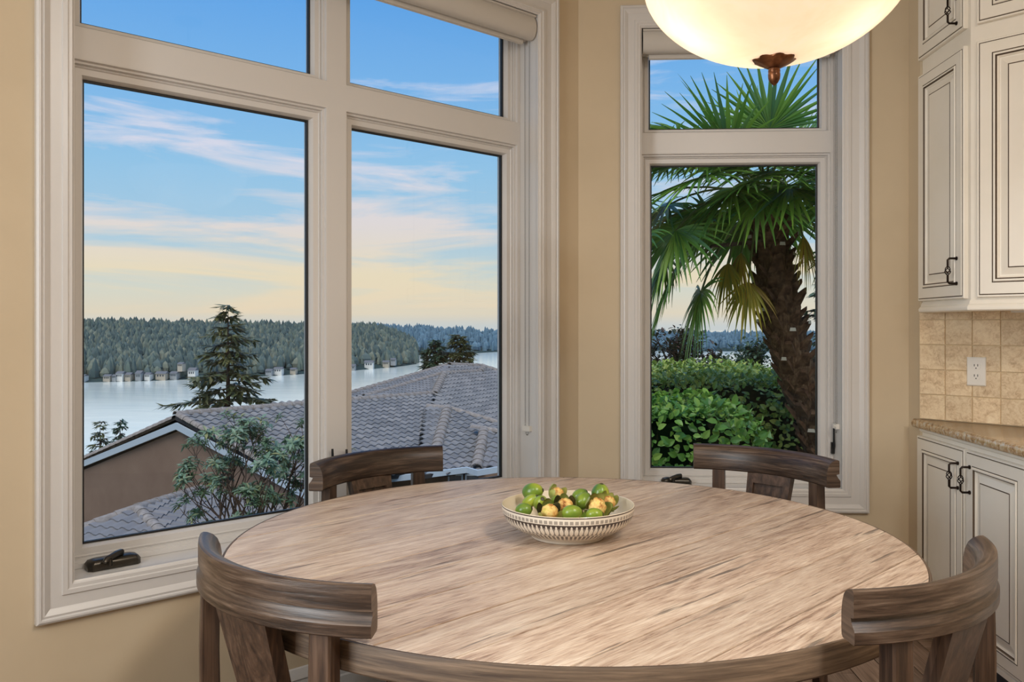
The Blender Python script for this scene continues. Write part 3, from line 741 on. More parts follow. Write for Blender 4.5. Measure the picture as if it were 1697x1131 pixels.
FZ = [
 ('lime', 883, 815, 2.24, .0225, .029, (1.3, 1.4), 'largest green fruit, at the back left of the bowl'),
 ('lime', 896, 834, 2.17, .019, .023, (.3, .9), 'round green fruit left of centre in the bowl'),
 ('lime', 879, 831, 2.19, .016, .027, (1.0, 1.0), 'slim green fruit with yellow tip under the largest fruit'),
 ('lime', 868, 846, 2.12, .018, .022, (1.4, 1.3), 'green fruit against the left front rim of the bowl'),
 ('lime', 948, 850, 2.10, .019, .026, (1.57, 1.5), 'glossy green fruit at the front middle of the bowl'),
 ('lime', 966, 831, 2.20, .020, .026, (2.2, .9), 'green fruit right of centre leaning on its neighbour'),
 ('lime', 961, 822, 2.24, .018, .023, (2.0, 1.1), 'green fruit tucked behind the one right of centre'),
 ('lime', 995, 818, 2.24, .024, .027, (.5, .2), 'green fruit with dark stem standing at the back right'),
 ('lime', 985, 853, 2.10, .016, .022, (1.5, 1.5), 'small green fruit at the front right rim of the bowl'),
 ('lime', 921, 833, 2.21, .015, .02, (1.0, .5), 'green fruit between the two dark-leaved artichokes'),
 ('art', 911, 849, 2.12, .026, (.2, .75), 'tan artichoke with dark leaves at the front of the bowl', True),
 ('art', 937, 839, 2.17, .026, (-.2, .8), 'orange-tinged artichoke at the middle of the bowl', True),
 ('art', 924, 819, 2.24, .023, (1.2, .7), 'pale green artichoke with raised leaf at the back of the bowl', False),
 ('art', 990, 841, 2.13, .029, (.5, 1.1), 'largest artichoke with frilled orange core on the right', False),
 ('art', 1009, 833, 2.20, .022, (.6, .7), 'yellow-green frilled artichoke by the right rim of the bowl', False),
]
for f_ in FZ:
    if f_[0] == 'lime': lime(*f_[1:])
    else: artichoke(*f_[1:])
for k, (x, y) in enumerate(((-.05, 0), (.05, .0), (0, .05), (0, -.05), (.0, .0))):   # the layer they rest on
    t = thing('green_fruit', 'green fruit hidden at the bottom of the fruit bowl', 'fruit', (BXX + x, BYY + y, BZ + .040), 0, 'green fruit in the bowl')
    o = fruit_mesh(.0225, .024).build('flesh', M['fruit'], None, 60); o.parent = t

# ---------------------------------------------------------------- pendant lamp
LC = AT(1283, 541, 1.90); LX, LY = LC.x, LC.y
pl_ = thing('pendant_lamp', 'alabaster glass bowl pendant lamp with a bronze finial, lit', 'pendant lamp', (LX, LY, 1.84))
def bowllamp(t, p):
    out = [n for n in t.n if n.type == 'OUTPUT_MATERIAL'][0]
    c, _ = objco(t, rnd=False)
    n_ = t.noise(c, 5, 4, 0.6, 1.2)
    col = t.ramp(n_, [(0.35, lin((248, 226, 196))), (0.65, lin((255, 240, 220)))])
    tr = t.add('ShaderNodeBsdfTranslucent'); t.put(tr.inputs[0], col)
    df = t.add('ShaderNodeBsdfPrincipled'); t.put(df.inputs['Base Color'], col); df.inputs['Roughness'].default_value = 0.2
    m1 = t.add('ShaderNodeMixShader'); m1.inputs[0].default_value = 0.25; t.l.new(tr.outputs[0], m1.inputs[1]); t.l.new(df.outputs[0], m1.inputs[2])
    em = t.add('ShaderNodeEmission'); t.put(em.inputs[0], lin((255, 230, 204))); em.inputs[1].default_value = 0.25
    ad = t.add('ShaderNodeAddShader'); t.l.new(m1.outputs[0], ad.inputs[0]); t.l.new(em.outputs[0], ad.inputs[1]); t.l.new(ad.outputs[0], out.inputs[0])
M['alabaster'] = mat('alabaster_glass', fn=bowllamp)
LB = 1.300 + (541 - 101) / F * 1.90
RB = 0.291; HB = 0.185
prof = [(.0005, 0)]
for k in range(1, 19):
    a = PI / 2 * k / 18
    prof.append((RB * math.sin(a), HB * (.82 * (1 - math.cos(a)) + .18 * math.sin(a) ** 2)))
prof += [(RB * 1.005, HB + .012), (RB * .985, HB + .016)]
m = MB(); m.lathe(prof, (LX, LY, LB), n=72); m.build('glass_bowl', M['alabaster'], pl_, 60, label='glowing mottled cream glass bowl')
m = MB(); L = []
nn = 40
for r, z in ((.004, .018), (.030, .016), (.043, .009), (.046, .003), (.045, .000), (.034, -.006), (.016, -.016), (.011, -.018)):
    L.append([(LX + r * (1 + (.09 if r > .02 else 0) * math.cos(8 * 2 * PI * i / nn)) * math.cos(2 * PI * i / nn), LY + r * (1 + (.09 if r > .02 else 0) * math.cos(8 * 2 * PI * i / nn)) * math.sin(2 * PI * i / nn), LB + z + (.003 * math.cos(8 * 2 * PI * i / nn) if r > .03 else 0)) for i in range(nn)])
m.loops(L, True, True, True); fp = m.build('finial_plate', M['bronze'], pl_, 50)
m = MB(); m.lathe([(.004, -.015), (.0125, -.018), (.0135, -.024), (.0125, -.027), (.0135, -.029), (.0135, -.034), (.0125, -.042), (.008, -.050), (.002, -.055), (.0005, -.056)], (LX, LY, LB), n=24, cap0=True, cap1=True)
m.build('finial', M['bronze'], fp, 50)
for k in range(3):
    a = 2 * PI * k / 3 + .4
    m = MB(); m.tube([(LX + math.cos(a) * RB * .98, LY + math.sin(a) * RB * .98, LB + HB + .01), (LX + math.cos(a) * .16, LY + math.sin(a) * .16, LB + HB + .22), (LX + math.cos(a) * .02, LY + math.sin(a) * .02, LB + HB + .30)], .006, 8)
    m.build('arm', M['bronze'], pl_, 40)
m = MB(); m.tube([(LX, LY, LB + HB + .29), (LX, LY, 2.88)], .008, 8); m.lathe([(.07, 2.898), (.07, 2.885), (.03, 2.865), (.004, 2.86)], (LX, LY, 0), n=24, cap0=True, cap1=True); m.build('stem', M['bronze'], pl_, 40)
bulbm = mat('lit_bulb'); t_ = NT(bulbm.node_tree); t_.n.clear(); e_ = t_.add('ShaderNodeEmission'); e_.inputs[0].default_value = (1.0, .87, .72, 1); e_.inputs[1].default_value = 12.0
o_ = t_.add('ShaderNodeOutputMaterial'); t_.l.new(e_.outputs[0], o_.inputs[0])
rl, fl = Vector((CY, SY, 0)), Vector((-SY, CY, 0))
for k, (dx, dy) in enumerate(((-.155, 0.0), (.125, -.06), (.0, .17))):
    c = Vector((LX, LY, LB + .118)) + rl * dx + fl * dy
    m = MB(); m.lathe([(.0005, -.028)] + [(.028 * math.cos(a), .028 * math.sin(a)) for a in [(-1.2 + .3 * j) for j in range(8)]] + [(.012, .034), (.012, .05)], c, n=16, cap0=True, cap1=True)
    m.build('bulb', bulbm, pl_, 60, label='lit lamp bulb')

# ================================================================ outside
HL = 45.0                                   # lake surface lies this far below eye height
ZL = CZ - HL
# ---- materials
def waterfn(t, p):
    c, _ = objco(t, rnd=False)
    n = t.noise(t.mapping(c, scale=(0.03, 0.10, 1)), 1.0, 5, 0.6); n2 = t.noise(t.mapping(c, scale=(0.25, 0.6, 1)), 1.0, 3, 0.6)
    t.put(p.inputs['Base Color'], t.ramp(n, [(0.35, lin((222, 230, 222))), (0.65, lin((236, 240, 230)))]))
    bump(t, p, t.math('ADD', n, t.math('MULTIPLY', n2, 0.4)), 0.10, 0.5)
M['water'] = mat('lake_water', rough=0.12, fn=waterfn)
M['hillg'] = mat('far_ground', rough=1.0, spec=0.0, fn=speck([(50, 66, 68), (62, 78, 78)], 0.02, 4, rnd=False))
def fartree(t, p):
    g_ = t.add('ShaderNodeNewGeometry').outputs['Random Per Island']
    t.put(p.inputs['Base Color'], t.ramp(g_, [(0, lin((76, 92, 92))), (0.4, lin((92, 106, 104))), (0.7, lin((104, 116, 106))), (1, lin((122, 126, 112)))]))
M['fartree'] = mat('haze_tinted_conifers', rough=1.0, spec=0.0, fn=fartree)  # distance haze is put into the tree colour as muted blue-green
M['fartree2'] = mat('haze_tinted_far_conifers', rough=1.0, spec=0.0, fn=speck([(92, 118, 134), (108, 134, 148)], 0.05, 3, rnd=False))  # farther ridge: bluer, with the aerial haze mixed into its base colour
M['rooft'] = mat('grey_roof_tile', rough=0.75, spec=0.3, fn=lambda t, p: (lambda c, r: (t.put(p.inputs['Base Color'], t.mix(t.noise(c, 6, 4), t.ramp(r, [(0, lin((104, 104, 108))), (.5, lin((120, 120, 122))), (1, lin((136, 134, 134)))]), lin((118, 116, 118))))))(*objco(t)))
M['roofs'] = mat('grey_roof_tiles', rough=0.75, spec=0.3, fn=lambda t, p: t.put(p.inputs['Base Color'], t.ramp(t.add('ShaderNodeNewGeometry').outputs['Random Per Island'], [(0, lin((106, 106, 108))), (.5, lin((118, 118, 120))), (1, lin((132, 130, 130)))])))
M['cap'] = mat('ridge_cap_tile', rough=0.8, spec=0.2, fn=speck([(122, 114, 108), (140, 132, 126), (156, 148, 142)], 8, 3))
M['deck'] = mat('roof_underlay', lin((60, 57, 58)), 0.9)
M['stucco'] = mat('brown_stucco', rough=0.9, spec=0.1, fn=speck([(124, 102, 88), (134, 112, 97)], 1.2, 4, 0.2, 0.01, False))
M['fascia'] = mat('pale_fascia', lin((176, 188, 198)), 0.6)
M['hwall'] = mat('pale_house_wall', lin((216, 212, 204)), 0.8)
M['hwall2'] = mat('cream_house_wall', lin((176, 164, 146)), 0.8); M['hwall3'] = mat('grey_house_wall', lin((150, 152, 152)), 0.8)
M['hroof'] = mat('far_house_roof', lin((104, 106, 110)), 0.8)
M['hglass'] = mat('far_house_window', lin((60, 66, 74)), 0.3)
M['soil'] = mat('garden_soil', rough=1.0, spec=0.0, fn=speck([(58, 62, 40), (82, 84, 54), (92, 84, 62)], 1.5, 4, rnd=False))
M['bark'] = mat('branch_bark', rough=0.85, fn=speck([(58, 44, 36), (92, 74, 62)], 20, 4, 0.4, 0.01))
M['needle'] = leafm('conifer_needles', [(66, 82, 58), (92, 102, 64), (116, 112, 70), (80, 96, 74)])
M['needle2'] = leafm('dark_conifer_needles', [(52, 76, 62), (72, 96, 70), (84, 106, 84)])
M['rhodo'] = leafm('rhododendron_leaf', [(84, 112, 84), (114, 142, 112), (136, 160, 134), (106, 132, 118), (158, 156, 104)])
M['hedgel'] = leafm('hedge_leaf', [(70, 118, 54), (100, 150, 66), (132, 178, 80), (164, 198, 92)], 0.35)
M['hedgel2'] = leafm('hedge_leaf_olive', [(76, 112, 52), (116, 148, 62), (158, 178, 80), (192, 198, 98)], 0.35)
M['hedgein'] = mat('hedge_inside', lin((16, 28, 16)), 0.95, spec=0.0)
M['palml'] = leafm('palm_leaf', [(70, 118, 54), (100, 146, 56), (138, 176, 68), (80, 128, 86)], 0.35)
M['palmy'] = leafm('palm_leaf_yellow', [(190, 170, 56), (214, 186, 70), (150, 160, 60), (170, 120, 50)], 0.45)
M['petiole'] = mat('palm_stalk', rough=0.5, fn=speck([(70, 88, 40), (100, 112, 56)], 6, 2))
M['fibre'] = mat('palm_fibre', rough=1.0, spec=0.05, fn=speck([(54, 40, 32), (98, 76, 58), (138, 112, 86)], 40, 5, 0.9, 0.02, False, vec=(1, 1, .35)))
M['stub'] = mat('palm_leaf_base', rough=0.9, spec=0.1, fn=speck([(52, 36, 28), (92, 68, 52), (120, 94, 72)], 18, 4, 0.4, 0.01))
M['stubcut'] = mat('cut_leaf_base', lin((196, 186, 168)), 0.8)
M['shrubl'] = leafm('red_green_shrub_leaf', [(46, 58, 44), (62, 72, 52), (88, 62, 54), (52, 70, 64)])

def pxz(px, py, Z): return AT(px, py, Z)
# ---- lake
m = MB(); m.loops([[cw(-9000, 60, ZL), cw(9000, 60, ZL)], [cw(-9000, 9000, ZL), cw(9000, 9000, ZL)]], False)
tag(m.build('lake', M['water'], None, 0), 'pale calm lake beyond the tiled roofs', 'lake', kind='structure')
# ---- far shores and hills
shore = [(-700, 646, 534), (-200, 640, 531), (60, 636.5, 529), (123, 635, 530), (230, 632.5, 530), (330, 629, 532), (420, 625.5, 534), (505, 620.5, 535.5), (560, 617, 536), (610, 612.5, 537), (655, 609, 539), (690, 604.5, 542)]
shore2 = [(560, 597, 537), (640, 592, 537.5), (700, 589, 539), (745, 588, 541), (790, 586, 543), (825, 583.5, 545.5), (900, 582, 546), (1000, 582, 547), (1076, 582, 548), (1130, 583, 549), (1200, 583, 549), (1300, 583, 548), (1400, 583, 548), (1900, 583, 546), (2600, 584, 545)]
def ipol(tab, x, k):
    for a, b in zip(tab[:-1], tab[1:]):
        if a[0] <= x <= b[0]:
            f = (x - a[0]) / (b[0] - a[0]); return a[k] + (b[k] - a[k]) * f
    return tab[0][k] if x < tab[0][0] else tab[-1][k]
hr = random.Random(4)
def hill(tab, name, depth, label, treemat, ntree, th, tip=True):
    x0, x1 = tab[0][0], tab[-1][0]; nx = 90; L = []; 
    def hp(px, f):
        Zs = HL * F / (ipol(tab, px, 1) - Y0)
        yt = ipol(tab, px, 2); e = 1.0
        if tip: e = min(1.0, max(0.0, (x1 - px) / 60.0)) ** .6
        Z = Zs + depth * f
        zr = CZ - (yt - Y0) / F * (Zs + depth) - th * .8
        if tip and e < 1: zr = ZL + (zr - ZL) * (.25 + .75 * e)
        z = ZL - .5 + (zr - ZL) * (min(1, f) ** .75)
        if f > 1: z = zr - (f - 1) * 60
        P_ = AT(px, Y0, Z); P_.z = z; return P_
    for i in range(nx + 1):
        px = x0 + (x1 - x0) * i / nx
        L.append([hp(px, f) for f in (-.0, .04, .12, .25, .4, .55, .7, .85, 1.0, 1.4)])
    m = MB(); m.loops(L, False)
    o = m.build(name, M['hillg'], None, 60, recalc=True); tag(o, label, 'hills', kind='structure')
    tm_ = MB()
    for k in range(ntree):
        px = hr.uniform(x0, x1); f = hr.uniform(0.02, 1.03) ** 0.9; p_ = hp(px, f)
        h_ = th * hr.uniform(.55, 1.25); w_ = h_ * hr.uniform(.16, .30); nseg = 5; b = len(tm_.v)
        a0 = hr.random() * 6
        rnd_ = hr.random() < .35
        rings = ((w_, 0), (w_ * .95, h_ * .35), (w_ * .55, h_ * .75)) if not rnd_ else ((w_ * 1.1, h_ * .1), (w_ * 1.35, h_ * .45), (w_ * .9, h_ * .75))
        sc = 1 if not rnd_ else .8
        for r_, zz2 in rings: tm_.v += [p_ + Vector((math.cos(a0 + 6.283 * q / nseg) * r_, math.sin(a0 + 6.283 * q / nseg) * r_, zz2 * sc)) for q in range(nseg)]
        tm_.v.append(p_ + Vector((0, 0, h_ * sc)))
        for lv in (0, 1):
            for q in range(nseg):
                a_, b_ = b + lv * nseg + q, b + lv * nseg + (q + 1) % nseg; tm_.f.append((a_, b_, b_ + nseg, a_ + nseg)); tm_.m.append(0)
        for q in range(nseg): tm_.f.append((b + 2 * nseg + q, b + 2 * nseg + (q + 1) % nseg, b + 3 * nseg)); tm_.m.append(0)
    o2 = tm_.build('forest', treemat, None, 0, recalc=False)
    return o2, hp
f1, hp1 = hill(shore, 'hill', 420, 'wooded ridge across the lake', M['fartree'], 17000, 13)
tag(f1, 'haze-tinted blue-green forest covering the ridge across the lake', 'forest', kind='stuff')
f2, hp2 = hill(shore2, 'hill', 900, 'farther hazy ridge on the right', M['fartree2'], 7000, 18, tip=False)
tag(f2, 'forest tinted a hazy blue on the farther ridge', 'forest', kind='stuff')
# ---- houses on the far shore
def far_house(px, py, w, h, k):
    words = ['low white', 'tall white', 'broad pale', 'narrow grey-white', 'small cream', 'long pale']
    Zs = HL * F / (ipol(shore, px, 1) - Y0) + 6; c = AT(px, py, Zs); c.z = CZ - (py - Y0) / F * Zs
    wm = w / F * Zs; hm = h / F * Zs; D_ = 8
    t = thing('shore_house', HLAB[k], 'house', tuple(c), YAW, 'houses along the far shore')
    m = MB(); m.box(ident, -wm / 2, wm / 2, -D_ / 2, D_ / 2, -4, hm * .68); o = m.build('wall', (M['hwall'], M['hwall2'], M['hwall3'])[k % 3], None, 0); o.parent = t
    m = MB(); e = wm * .56
    m.loops([[Vector((s_, y_, z_)) for y_, z_ in ((-D_ * .6, hm * .66), (0, hm * 1.05), (D_ * .6, hm * .66))] for s_ in (-e, e)], True, True, True)
    o = m.build('roof', M['hroof'], None, 0); o.parent = t
    for q in range(3):
        m = MB(); m.box(ident, wm * (-.34 + .27 * q), wm * (-.20 + .27 * q), -D_ / 2 - .1, -D_ / 2 - .02, hm * .2, hm * .5)
        o = m.build('window', M['hglass'], None, 0); o.parent = t
HS = [(138, 628, 10, 7, 'low white house at the far left of the lake shore'), (180, 629, 11, 8, 'grey-white house second from the left on the far shore'),
      (192, 627, 7, 6, 'small pale house close beside the second one on the far shore'), (201, 626, 11, 10, 'taller white house third along the far shore'), (215, 627, 9, 9, 'square cream house in the middle of the far shore row'),
      (232, 627, 9, 12, 'tallest white house of the far shore row'), (247, 626, 9, 8, 'grey house right of the tallest one on the far shore'), (269, 626, 16, 10, 'broadest white house of the far shore row'),
      (290, 625, 11, 9, 'white gabled house right of the broadest one'), (320, 622, 12, 12, 'brownish-white house left of the big conifer'), (301, 608, 8, 7, 'white house standing higher in the trees than the shore row'),
      (447, 619, 10, 7, 'low white house just right of the big conifer'), (462, 617, 13, 8, 'long white house right of the conifer across the lake'), (487, 616, 9, 6, 'small white house near the mullion on the far shore'),
      (583, 612, 12, 8, 'white house first right of the mullion on the far shore'), (612, 607, 14, 9, 'long pale house midway on the wooded point'), (640, 605, 10, 7, 'low white house near the tip of the wooded point'), (652, 600, 8, 6, 'small pale house at the tip of the wooded point')]
HLAB = [h_[4] for h_ in HS]
for k, h_ in enumerate(HS): far_house(h_[0], h_[1], h_[2], h_[3], k)

# ---- ground near the houses, falling away to the lake
def gz(X, Z):
    near = -7.2 if X < 0.2 * Z - .3 else -0.4
    edge = (X - (0.0 * Z + 0.3)) / 1.2
    e = max(0, min(1, edge)); e = e * e * (3 - 2 * e)
    za = -7.2; zb = -0.40 - max(0, Z - 12) * .25
    if Z > 34: za = -7.2 - (Z - 34) * .36
    z = za + (max(zb, za) - za) * e
    return max(z, ZL - 2)
L = []
xs = [-140, -90, -60, -40, -30, -20, -12, -8, -5, -3, -1.5, -.5, .1, .3, .5, .8, 1.1, 1.5, 2.5, 4, 6, 9, 14, 25, 50, 100]
for Z in (1.0, 2.6, 3.3, 4.0, 5, 6, 7, 8, 10, 12, 15, 18, 22, 27, 34, 42, 52, 66, 85, 110, 145):
    L.append([cw(X, Z, gz(X, Z)) for X in xs])
def outw(v):   # keep the ground outside the house
    return v
m = MB(); m.loops(L, False)
keep = []
for f_, mi_ in zip(m.f, m.m):
    c = sum((m.v[i] for i in f_), Vector()) / len(f_)
    if c.y > 4.15 or (c.y - c.x) > 4.4 and c.y > 1.0: keep.append(f_)
m.f = keep; m.m = [0] * len(keep)
tag(m.build('ground', M['soil'], None, 60), 'dark garden ground falling away towards the lake', 'ground', kind='structure')

# ---- neighbouring house with tiled roofs
nh = thing('neighbour_house', 'brown stucco house below the window with grey barrel-tiled roofs', 'house', tuple(AT(420, 800, 24)))
NHI = world_inv(nh)
def tile_profile():
    pts = [(0, 0)]
    for k in range(1, 6): a = PI * k / 5; pts.append((.17 - .085 * math.cos(a) - .085 + 0.0 + .0, .055 * math.sin(a)))
    pts = [(-.15, .0), (-.13, .022), (-.08, .050), (-.03, .055), (.02, .036), (.06, .010), (.10, .002), (.15, .004)]
    return pts
def tile_mb(ln=.40):
    m = MB(); pr_ = tile_profile()
    m.loops([[Vector((x, 0, z + .035)) for x, z in pr_], [Vector((x, -ln, z + .070)) for x, z in pr_], [Vector((x, -ln, z + .028)) for x, z in pr_]], False)
    return m
tmb = tile_mb(); rt_me = tmb.mesh('tile', M['rooft'], 50, recalc=False)
class Plane:
    def __init__(s, pts):   # three (px,py,Z)
        a, b, c = [AT(*q) for q in pts]; n_ = (b - a).cross(c - a).normalized()
        if n_.z < 0: n_ = -n_
        s.a = a; s.n = n_; s.u = Vector((0, 0, 1)).cross(n_).normalized()      # horizontal
        s.v = n_.cross(s.u)
        if s.v.z < 0: s.v = -s.v; s.u = -s.u
    def hit(s, px, py):
        r = ray(px, py); O = Vector((0, 0, CZ)); t_ = (s.a - O).dot(s.n) / r.dot(s.n); return O + r * t_
    def depth(s, px, py):
        p_ = s.hit(px, py); return -p_.x * SY + p_.y * CY
def inpoly(x, y, P_):
    r = False; j = len(P_) - 1
    for i in range(len(P_)):
        xi, yi = P_[i]; xj, yj = P_[j]
        if (yi > y) != (yj > y) and x < (xj - xi) * (y - yi) / (yj - yi) + xi: r = not r
        j = i
    return r
TILES = []
def roof(poly, plane, tw=.30, tl=.33):
    pts = [plane.hit(x, y) for x, y in poly]
    lo = [p_ - plane.n * .12 for p_ in pts]; n_ = len(pts)
    m = MB(); m.add(pts + lo, [tuple(range(n_)), tuple(range(n_, 2 * n_))] + [(i, (i + 1) % n_, n_ + (i + 1) % n_, n_ + i) for i in range(n_)])
    o = m.build('roof_deck', M['deck'], nh, 0); 
    uv_ = [((p_ - plane.a).dot(plane.u), (p_ - plane.a).dot(plane.v)) for p_ in pts]
    u0, u1 = min(q[0] for q in uv_), max(q[0] for q in uv_); v0, v1 = min(q[1] for q in uv_), max(q[1] for q in uv_)
    B = Matrix(((plane.u.x, plane.v.x, plane.n.x, 0), (plane.u.y, plane.v.y, plane.n.y, 0), (plane.u.z, plane.v.z, plane.n.z, 0), (0, 0, 0, 1)))
    j = 0; v = math.floor(v0 / tl) * tl + tl
    while v < v1 + tl:
        u = math.floor(u0 / tw) * tw
        while u < u1 + tw:
            if inpoly(u, v - tl * .5, uv_):
                p_ = plane.a + plane.u * u + plane.v * v + plane.n * random.uniform(-.004, .004)
                TILES.append((p_.length, Matrix.Translation(p_) @ B))
            u += tw
        v += tl
def caps(points, plane_n=(0, 0, 1), r=.15, ln=.36, lift=.03):
    pts = [Vector(q) for q in points]
    for a, b in zip(pts[:-1], pts[1:]):
        D_ = b - a; n_ = max(1, int(D_.length / ln)); d = D_ / n_; t_ = d.normalized(); x = t_.cross(Vector((0, 0, 1))).normalized(); z = x.cross(t_)
        for k in range(n_):
            c = a + d * k; L = []
            for f_, rr_ in ((-.05, r * 1.05), (1.0, r * .88)):
                L.append([c + d * f_ + x * math.cos(PI * q / 7) * rr_ + z * (math.sin(PI * q / 7) * rr_ * .85 + lift) for q in range(8)])
            mm_ = MB(); mm_.loops(L, False); mm_.loops([L[0], [p_ * .0 + (c + d * -.05) + (p_ - (c + d * -.05)) * .82 for p_ in L[0]]], False)
            mm_.build('ridge_cap', M['cap'], nh, 60, recalc=False)
# main roof A
XA, ZA_ = (290.6 - CX) / F * 25, 25
F1 = Plane([(290.6, 690, 25), (719, 654, 33), (500, 805, 21.9)])
on = lambda px, py, k=1.0: (px, py, F1.depth(px, py) * k)
roof([(291, 690), (505, 668), (577, 661), (719, 654), (712, 684), (696, 745), (690, 785), (600, 792), (520, 812), (500, 806)], F1)
# left slope of A, seen from its verge
vg = [AT(291, 690, 25), AT(123, 766, 28.4), AT(20, 812.5, 31.0)]
back = Vector((0.45, .89, 0)) * 9
m = MB(); m.add(vg + [v_ + back - Vector((0, 0, .1)) for v_ in vg], [(0, 1, 4, 3), (1, 2, 5, 4)]); m.add([v_ - Vector((0, 0, .22)) for v_ in vg] + [v_ + back - Vector((0, 0, .3)) for v_ in vg], [(0, 1, 4, 3), (1, 2, 5, 4)])
m.build('roof_deck', M['deck'], nh, 0)
caps([vg[2] - Vector((0, 0, .10)), vg[1] - Vector((0, 0, .10)), vg[0] - Vector((0, 0, .10))], r=.14)
caps([AT(291, 690, 25), AT(719, 654, 33)], r=.15)
rk = [AT(295, 690, 24.9), AT(500, 803, 21.9), AT(560, 836, 21.2)]
caps([rk[1], rk[0]], r=.12)
# gable wall and rake boards
def gp(t_, z): return cw(-9.88 + .819 * t_, 25 - .574 * t_, z)
gt = [(-10, -1.9 - 10 * .305 - .0), (0, -1.80), (7.2, -3.55)]
m = MB(); m.add([gp(-13, -9), gp(-13, -5.9), gp(0, -1.80), gp(8, -3.75), gp(8, -9)], [(0, 1, 2, 3, 4)])
m.add([gp(-13, -9) + back, gp(-13, -5.9) + back, gp(0, -1.80) + back, gp(8, -3.75) + back, gp(8, -9) + back], [(0, 1, 2, 3, 4)])
m.build('wall', M['stucco'], nh, 0)
nrm = Vector((-.574, -.819, 0)); nrm = Vector((nrm.x * CY - nrm.y * SY, nrm.x * SY + nrm.y * CY, 0))
def rake(P_, name):
    m = MB(); L = []
    for a in P_:
        L.append([a, a + Vector((0, 0, -.20)), a + Vector((0, 0, -.20)) - nrm * .06, a - nrm * .06])
    m.loops(L, True, True, True); return m.build(name, M['fascia'], nh, 0)
q0 = [AT(291, 701, 24.8), AT(123, 770, 28.2), AT(20, 812, 30.6)]; rake(q0, 'rake_board')
q1_ = [AT(291, 701, 24.8), AT(500, 812, 21.7), AT(570, 848, 20.9)]; rake(q1_, 'rake_board')
# rear hip roof
FB = Plane([(577, 657, 36), (745, 606, 42), (734, 622, 39)])
roof([(560, 661), (745, 606.5), (737, 623), (611, 660)], FB)
caps([AT(560, 660, 35.5), AT(745, 606.5, 42)], r=.16); 
F2b = Plane([(611, 658, 34.4), (734, 622, 38.5), (720, 654, 33)])
roof([(604, 660), (735, 621), (720, 654)], F2b); caps([AT(604, 659.5, 34), AT(734, 621, 38.5)], r=.15)
F2 = Plane([(720, 654, 33), (735, 621, 36.8), (825, 703, F1.depth(825, 703) * 1.02)])
d2 = lambda px, py: AT(px, py, F2.depth(px, py))
roof([(720, 654), (735, 621), (745, 606.5), (798, 608.5), (806, 611), (880, 634), (900, 722), (825, 704), (747, 681), (712, 677)], F2)
caps([d2(735, 621), d2(796, 617.5)], r=.15); caps([d2(720, 655), d2(736, 621.5)], r=.17); caps([d2(745, 606.5), d2(798, 608.5), d2(880, 634)], r=.16); caps([d2(796, 617.5), d2(803, 610)], r=.17)
# projecting hips
H2 = on(742, 678, .955); H2b = on(723, 748, .97)
F3 = Plane([on(708, 682, .985), H2, H2b]); roof([(711, 676), (742, 677), (723, 748), (714, 786), (690, 790), (696, 740)], F3)
F4 = Plane([H2, (825, 704, H2[2] * .97), H2b]); roof([(742, 677), (825, 703), (900, 727), (900, 745), (803, 714), (792, 760), (786, 780), (714, 786), (723, 748)], F4)
caps([AT(*on(711, 676, .985)), AT(*H2)], r=.13); caps([AT(714, 782, H2b[2] * .985), AT(*H2b), AT(*H2)], r=.19); caps([AT(*H2), AT(825, 702.5, H2[2] * .97), AT(900, 726, H2[2] * .95)], r=.13)
zz4 = F4.depth(803, 714) * .96
F5 = Plane([(803, 714, zz4), (860, 728, zz4 * .97), (791, 775, F4.depth(791, 775) * .985)]); roof([(803, 713), (900, 733), (900, 785), (825, 778), (790, 782), (792, 768)], F5)
caps([AT(790, 778, F4.depth(790, 778) * .98), AT(803, 714, zz4)], r=.18); caps([AT(785, 710.5, zz4 * 1.02), AT(803, 713, zz4), AT(900, 733, zz4 * .95)], r=.12)
# gutter and wall under the right-hand eave
gd = F4.depth(773, 777) * .97
gpt = [AT(560, 803, gd * 1.0), AT(640, 794, gd), AT(701, 787, gd), AT(773, 778, gd), AT(791, 783, gd * .985), AT(827, 777, gd * .97), AT(930, 762, gd * .95)]
m = MB(); m.loops([[a + Vector((0, 0, .05)), a + Vector((0, 0, -.11)), a + Vector((0, .12, -.11)), a + Vector((0, .12, .05))] for a in gpt], True, True, True); m.build('gutter', M['fascia'], nh, 0)
m = MB(); m.loops([[Vector((a.x, a.y + .7, a.z - .12)), Vector((a.x, a.y + .7, -9))] for a in gpt], False); m.build('wall', M['stucco'], nh, 0)
M['nwall'] = M['stucco']
for px in (752, 781):
    a = AT(px, 800, gd * 1.0); m = MB(); m.box(ident, a.x - .22, a.x + .22, a.y + .40, a.y + .52, a.z - 1.3, a.z + .16); wn = m.build('window', M['fascia'], nh, 0)
    m = MB(); m.box(ident, a.x - .17, a.x + .17, a.y + .385, a.y + .40, a.z - 1.2, a.z + .12); m.build('window_pane', M['hglass'], wn, 0)
# lower roof at the bottom left of the wide window
PA = (228, 845, 19.6); G1 = Plane([PA, (123, 884, 18.6), (286, 906, 17.6)]); roof([(228, 845), (40, 914), (40, 990), (240, 985), (286, 906)], G1)
G2 = Plane([PA, (335, 812, 22.5), (286, 906, 17.6)]); roof([(228, 845), (335, 812), (540, 838), (560, 930), (286, 950), (286, 906)], G2)
caps([AT(40, 914, 17.7), AT(123, 884, 18.6), AT(*PA)], r=.14); caps([AT(300, 925, 17.0), AT(286, 906, 17.6), AT(*PA)], r=.14); caps([AT(*PA), AT(335, 812, 22.5)], r=.14)
m = MB(); 
for a, b in ((AT(45, 960, 16.8), AT(240, 960, 16.8)), (AT(240, 960, 16.8), AT(530, 935, 17.5))): m.add([a - Vector((0, 0, .3)), b - Vector((0, 0, .3)), Vector((b.x, b.y, -9)), Vector((a.x, a.y, -9))], [(0, 1, 2, 3)])
m.build('wall', M['stucco'], nh, 0)
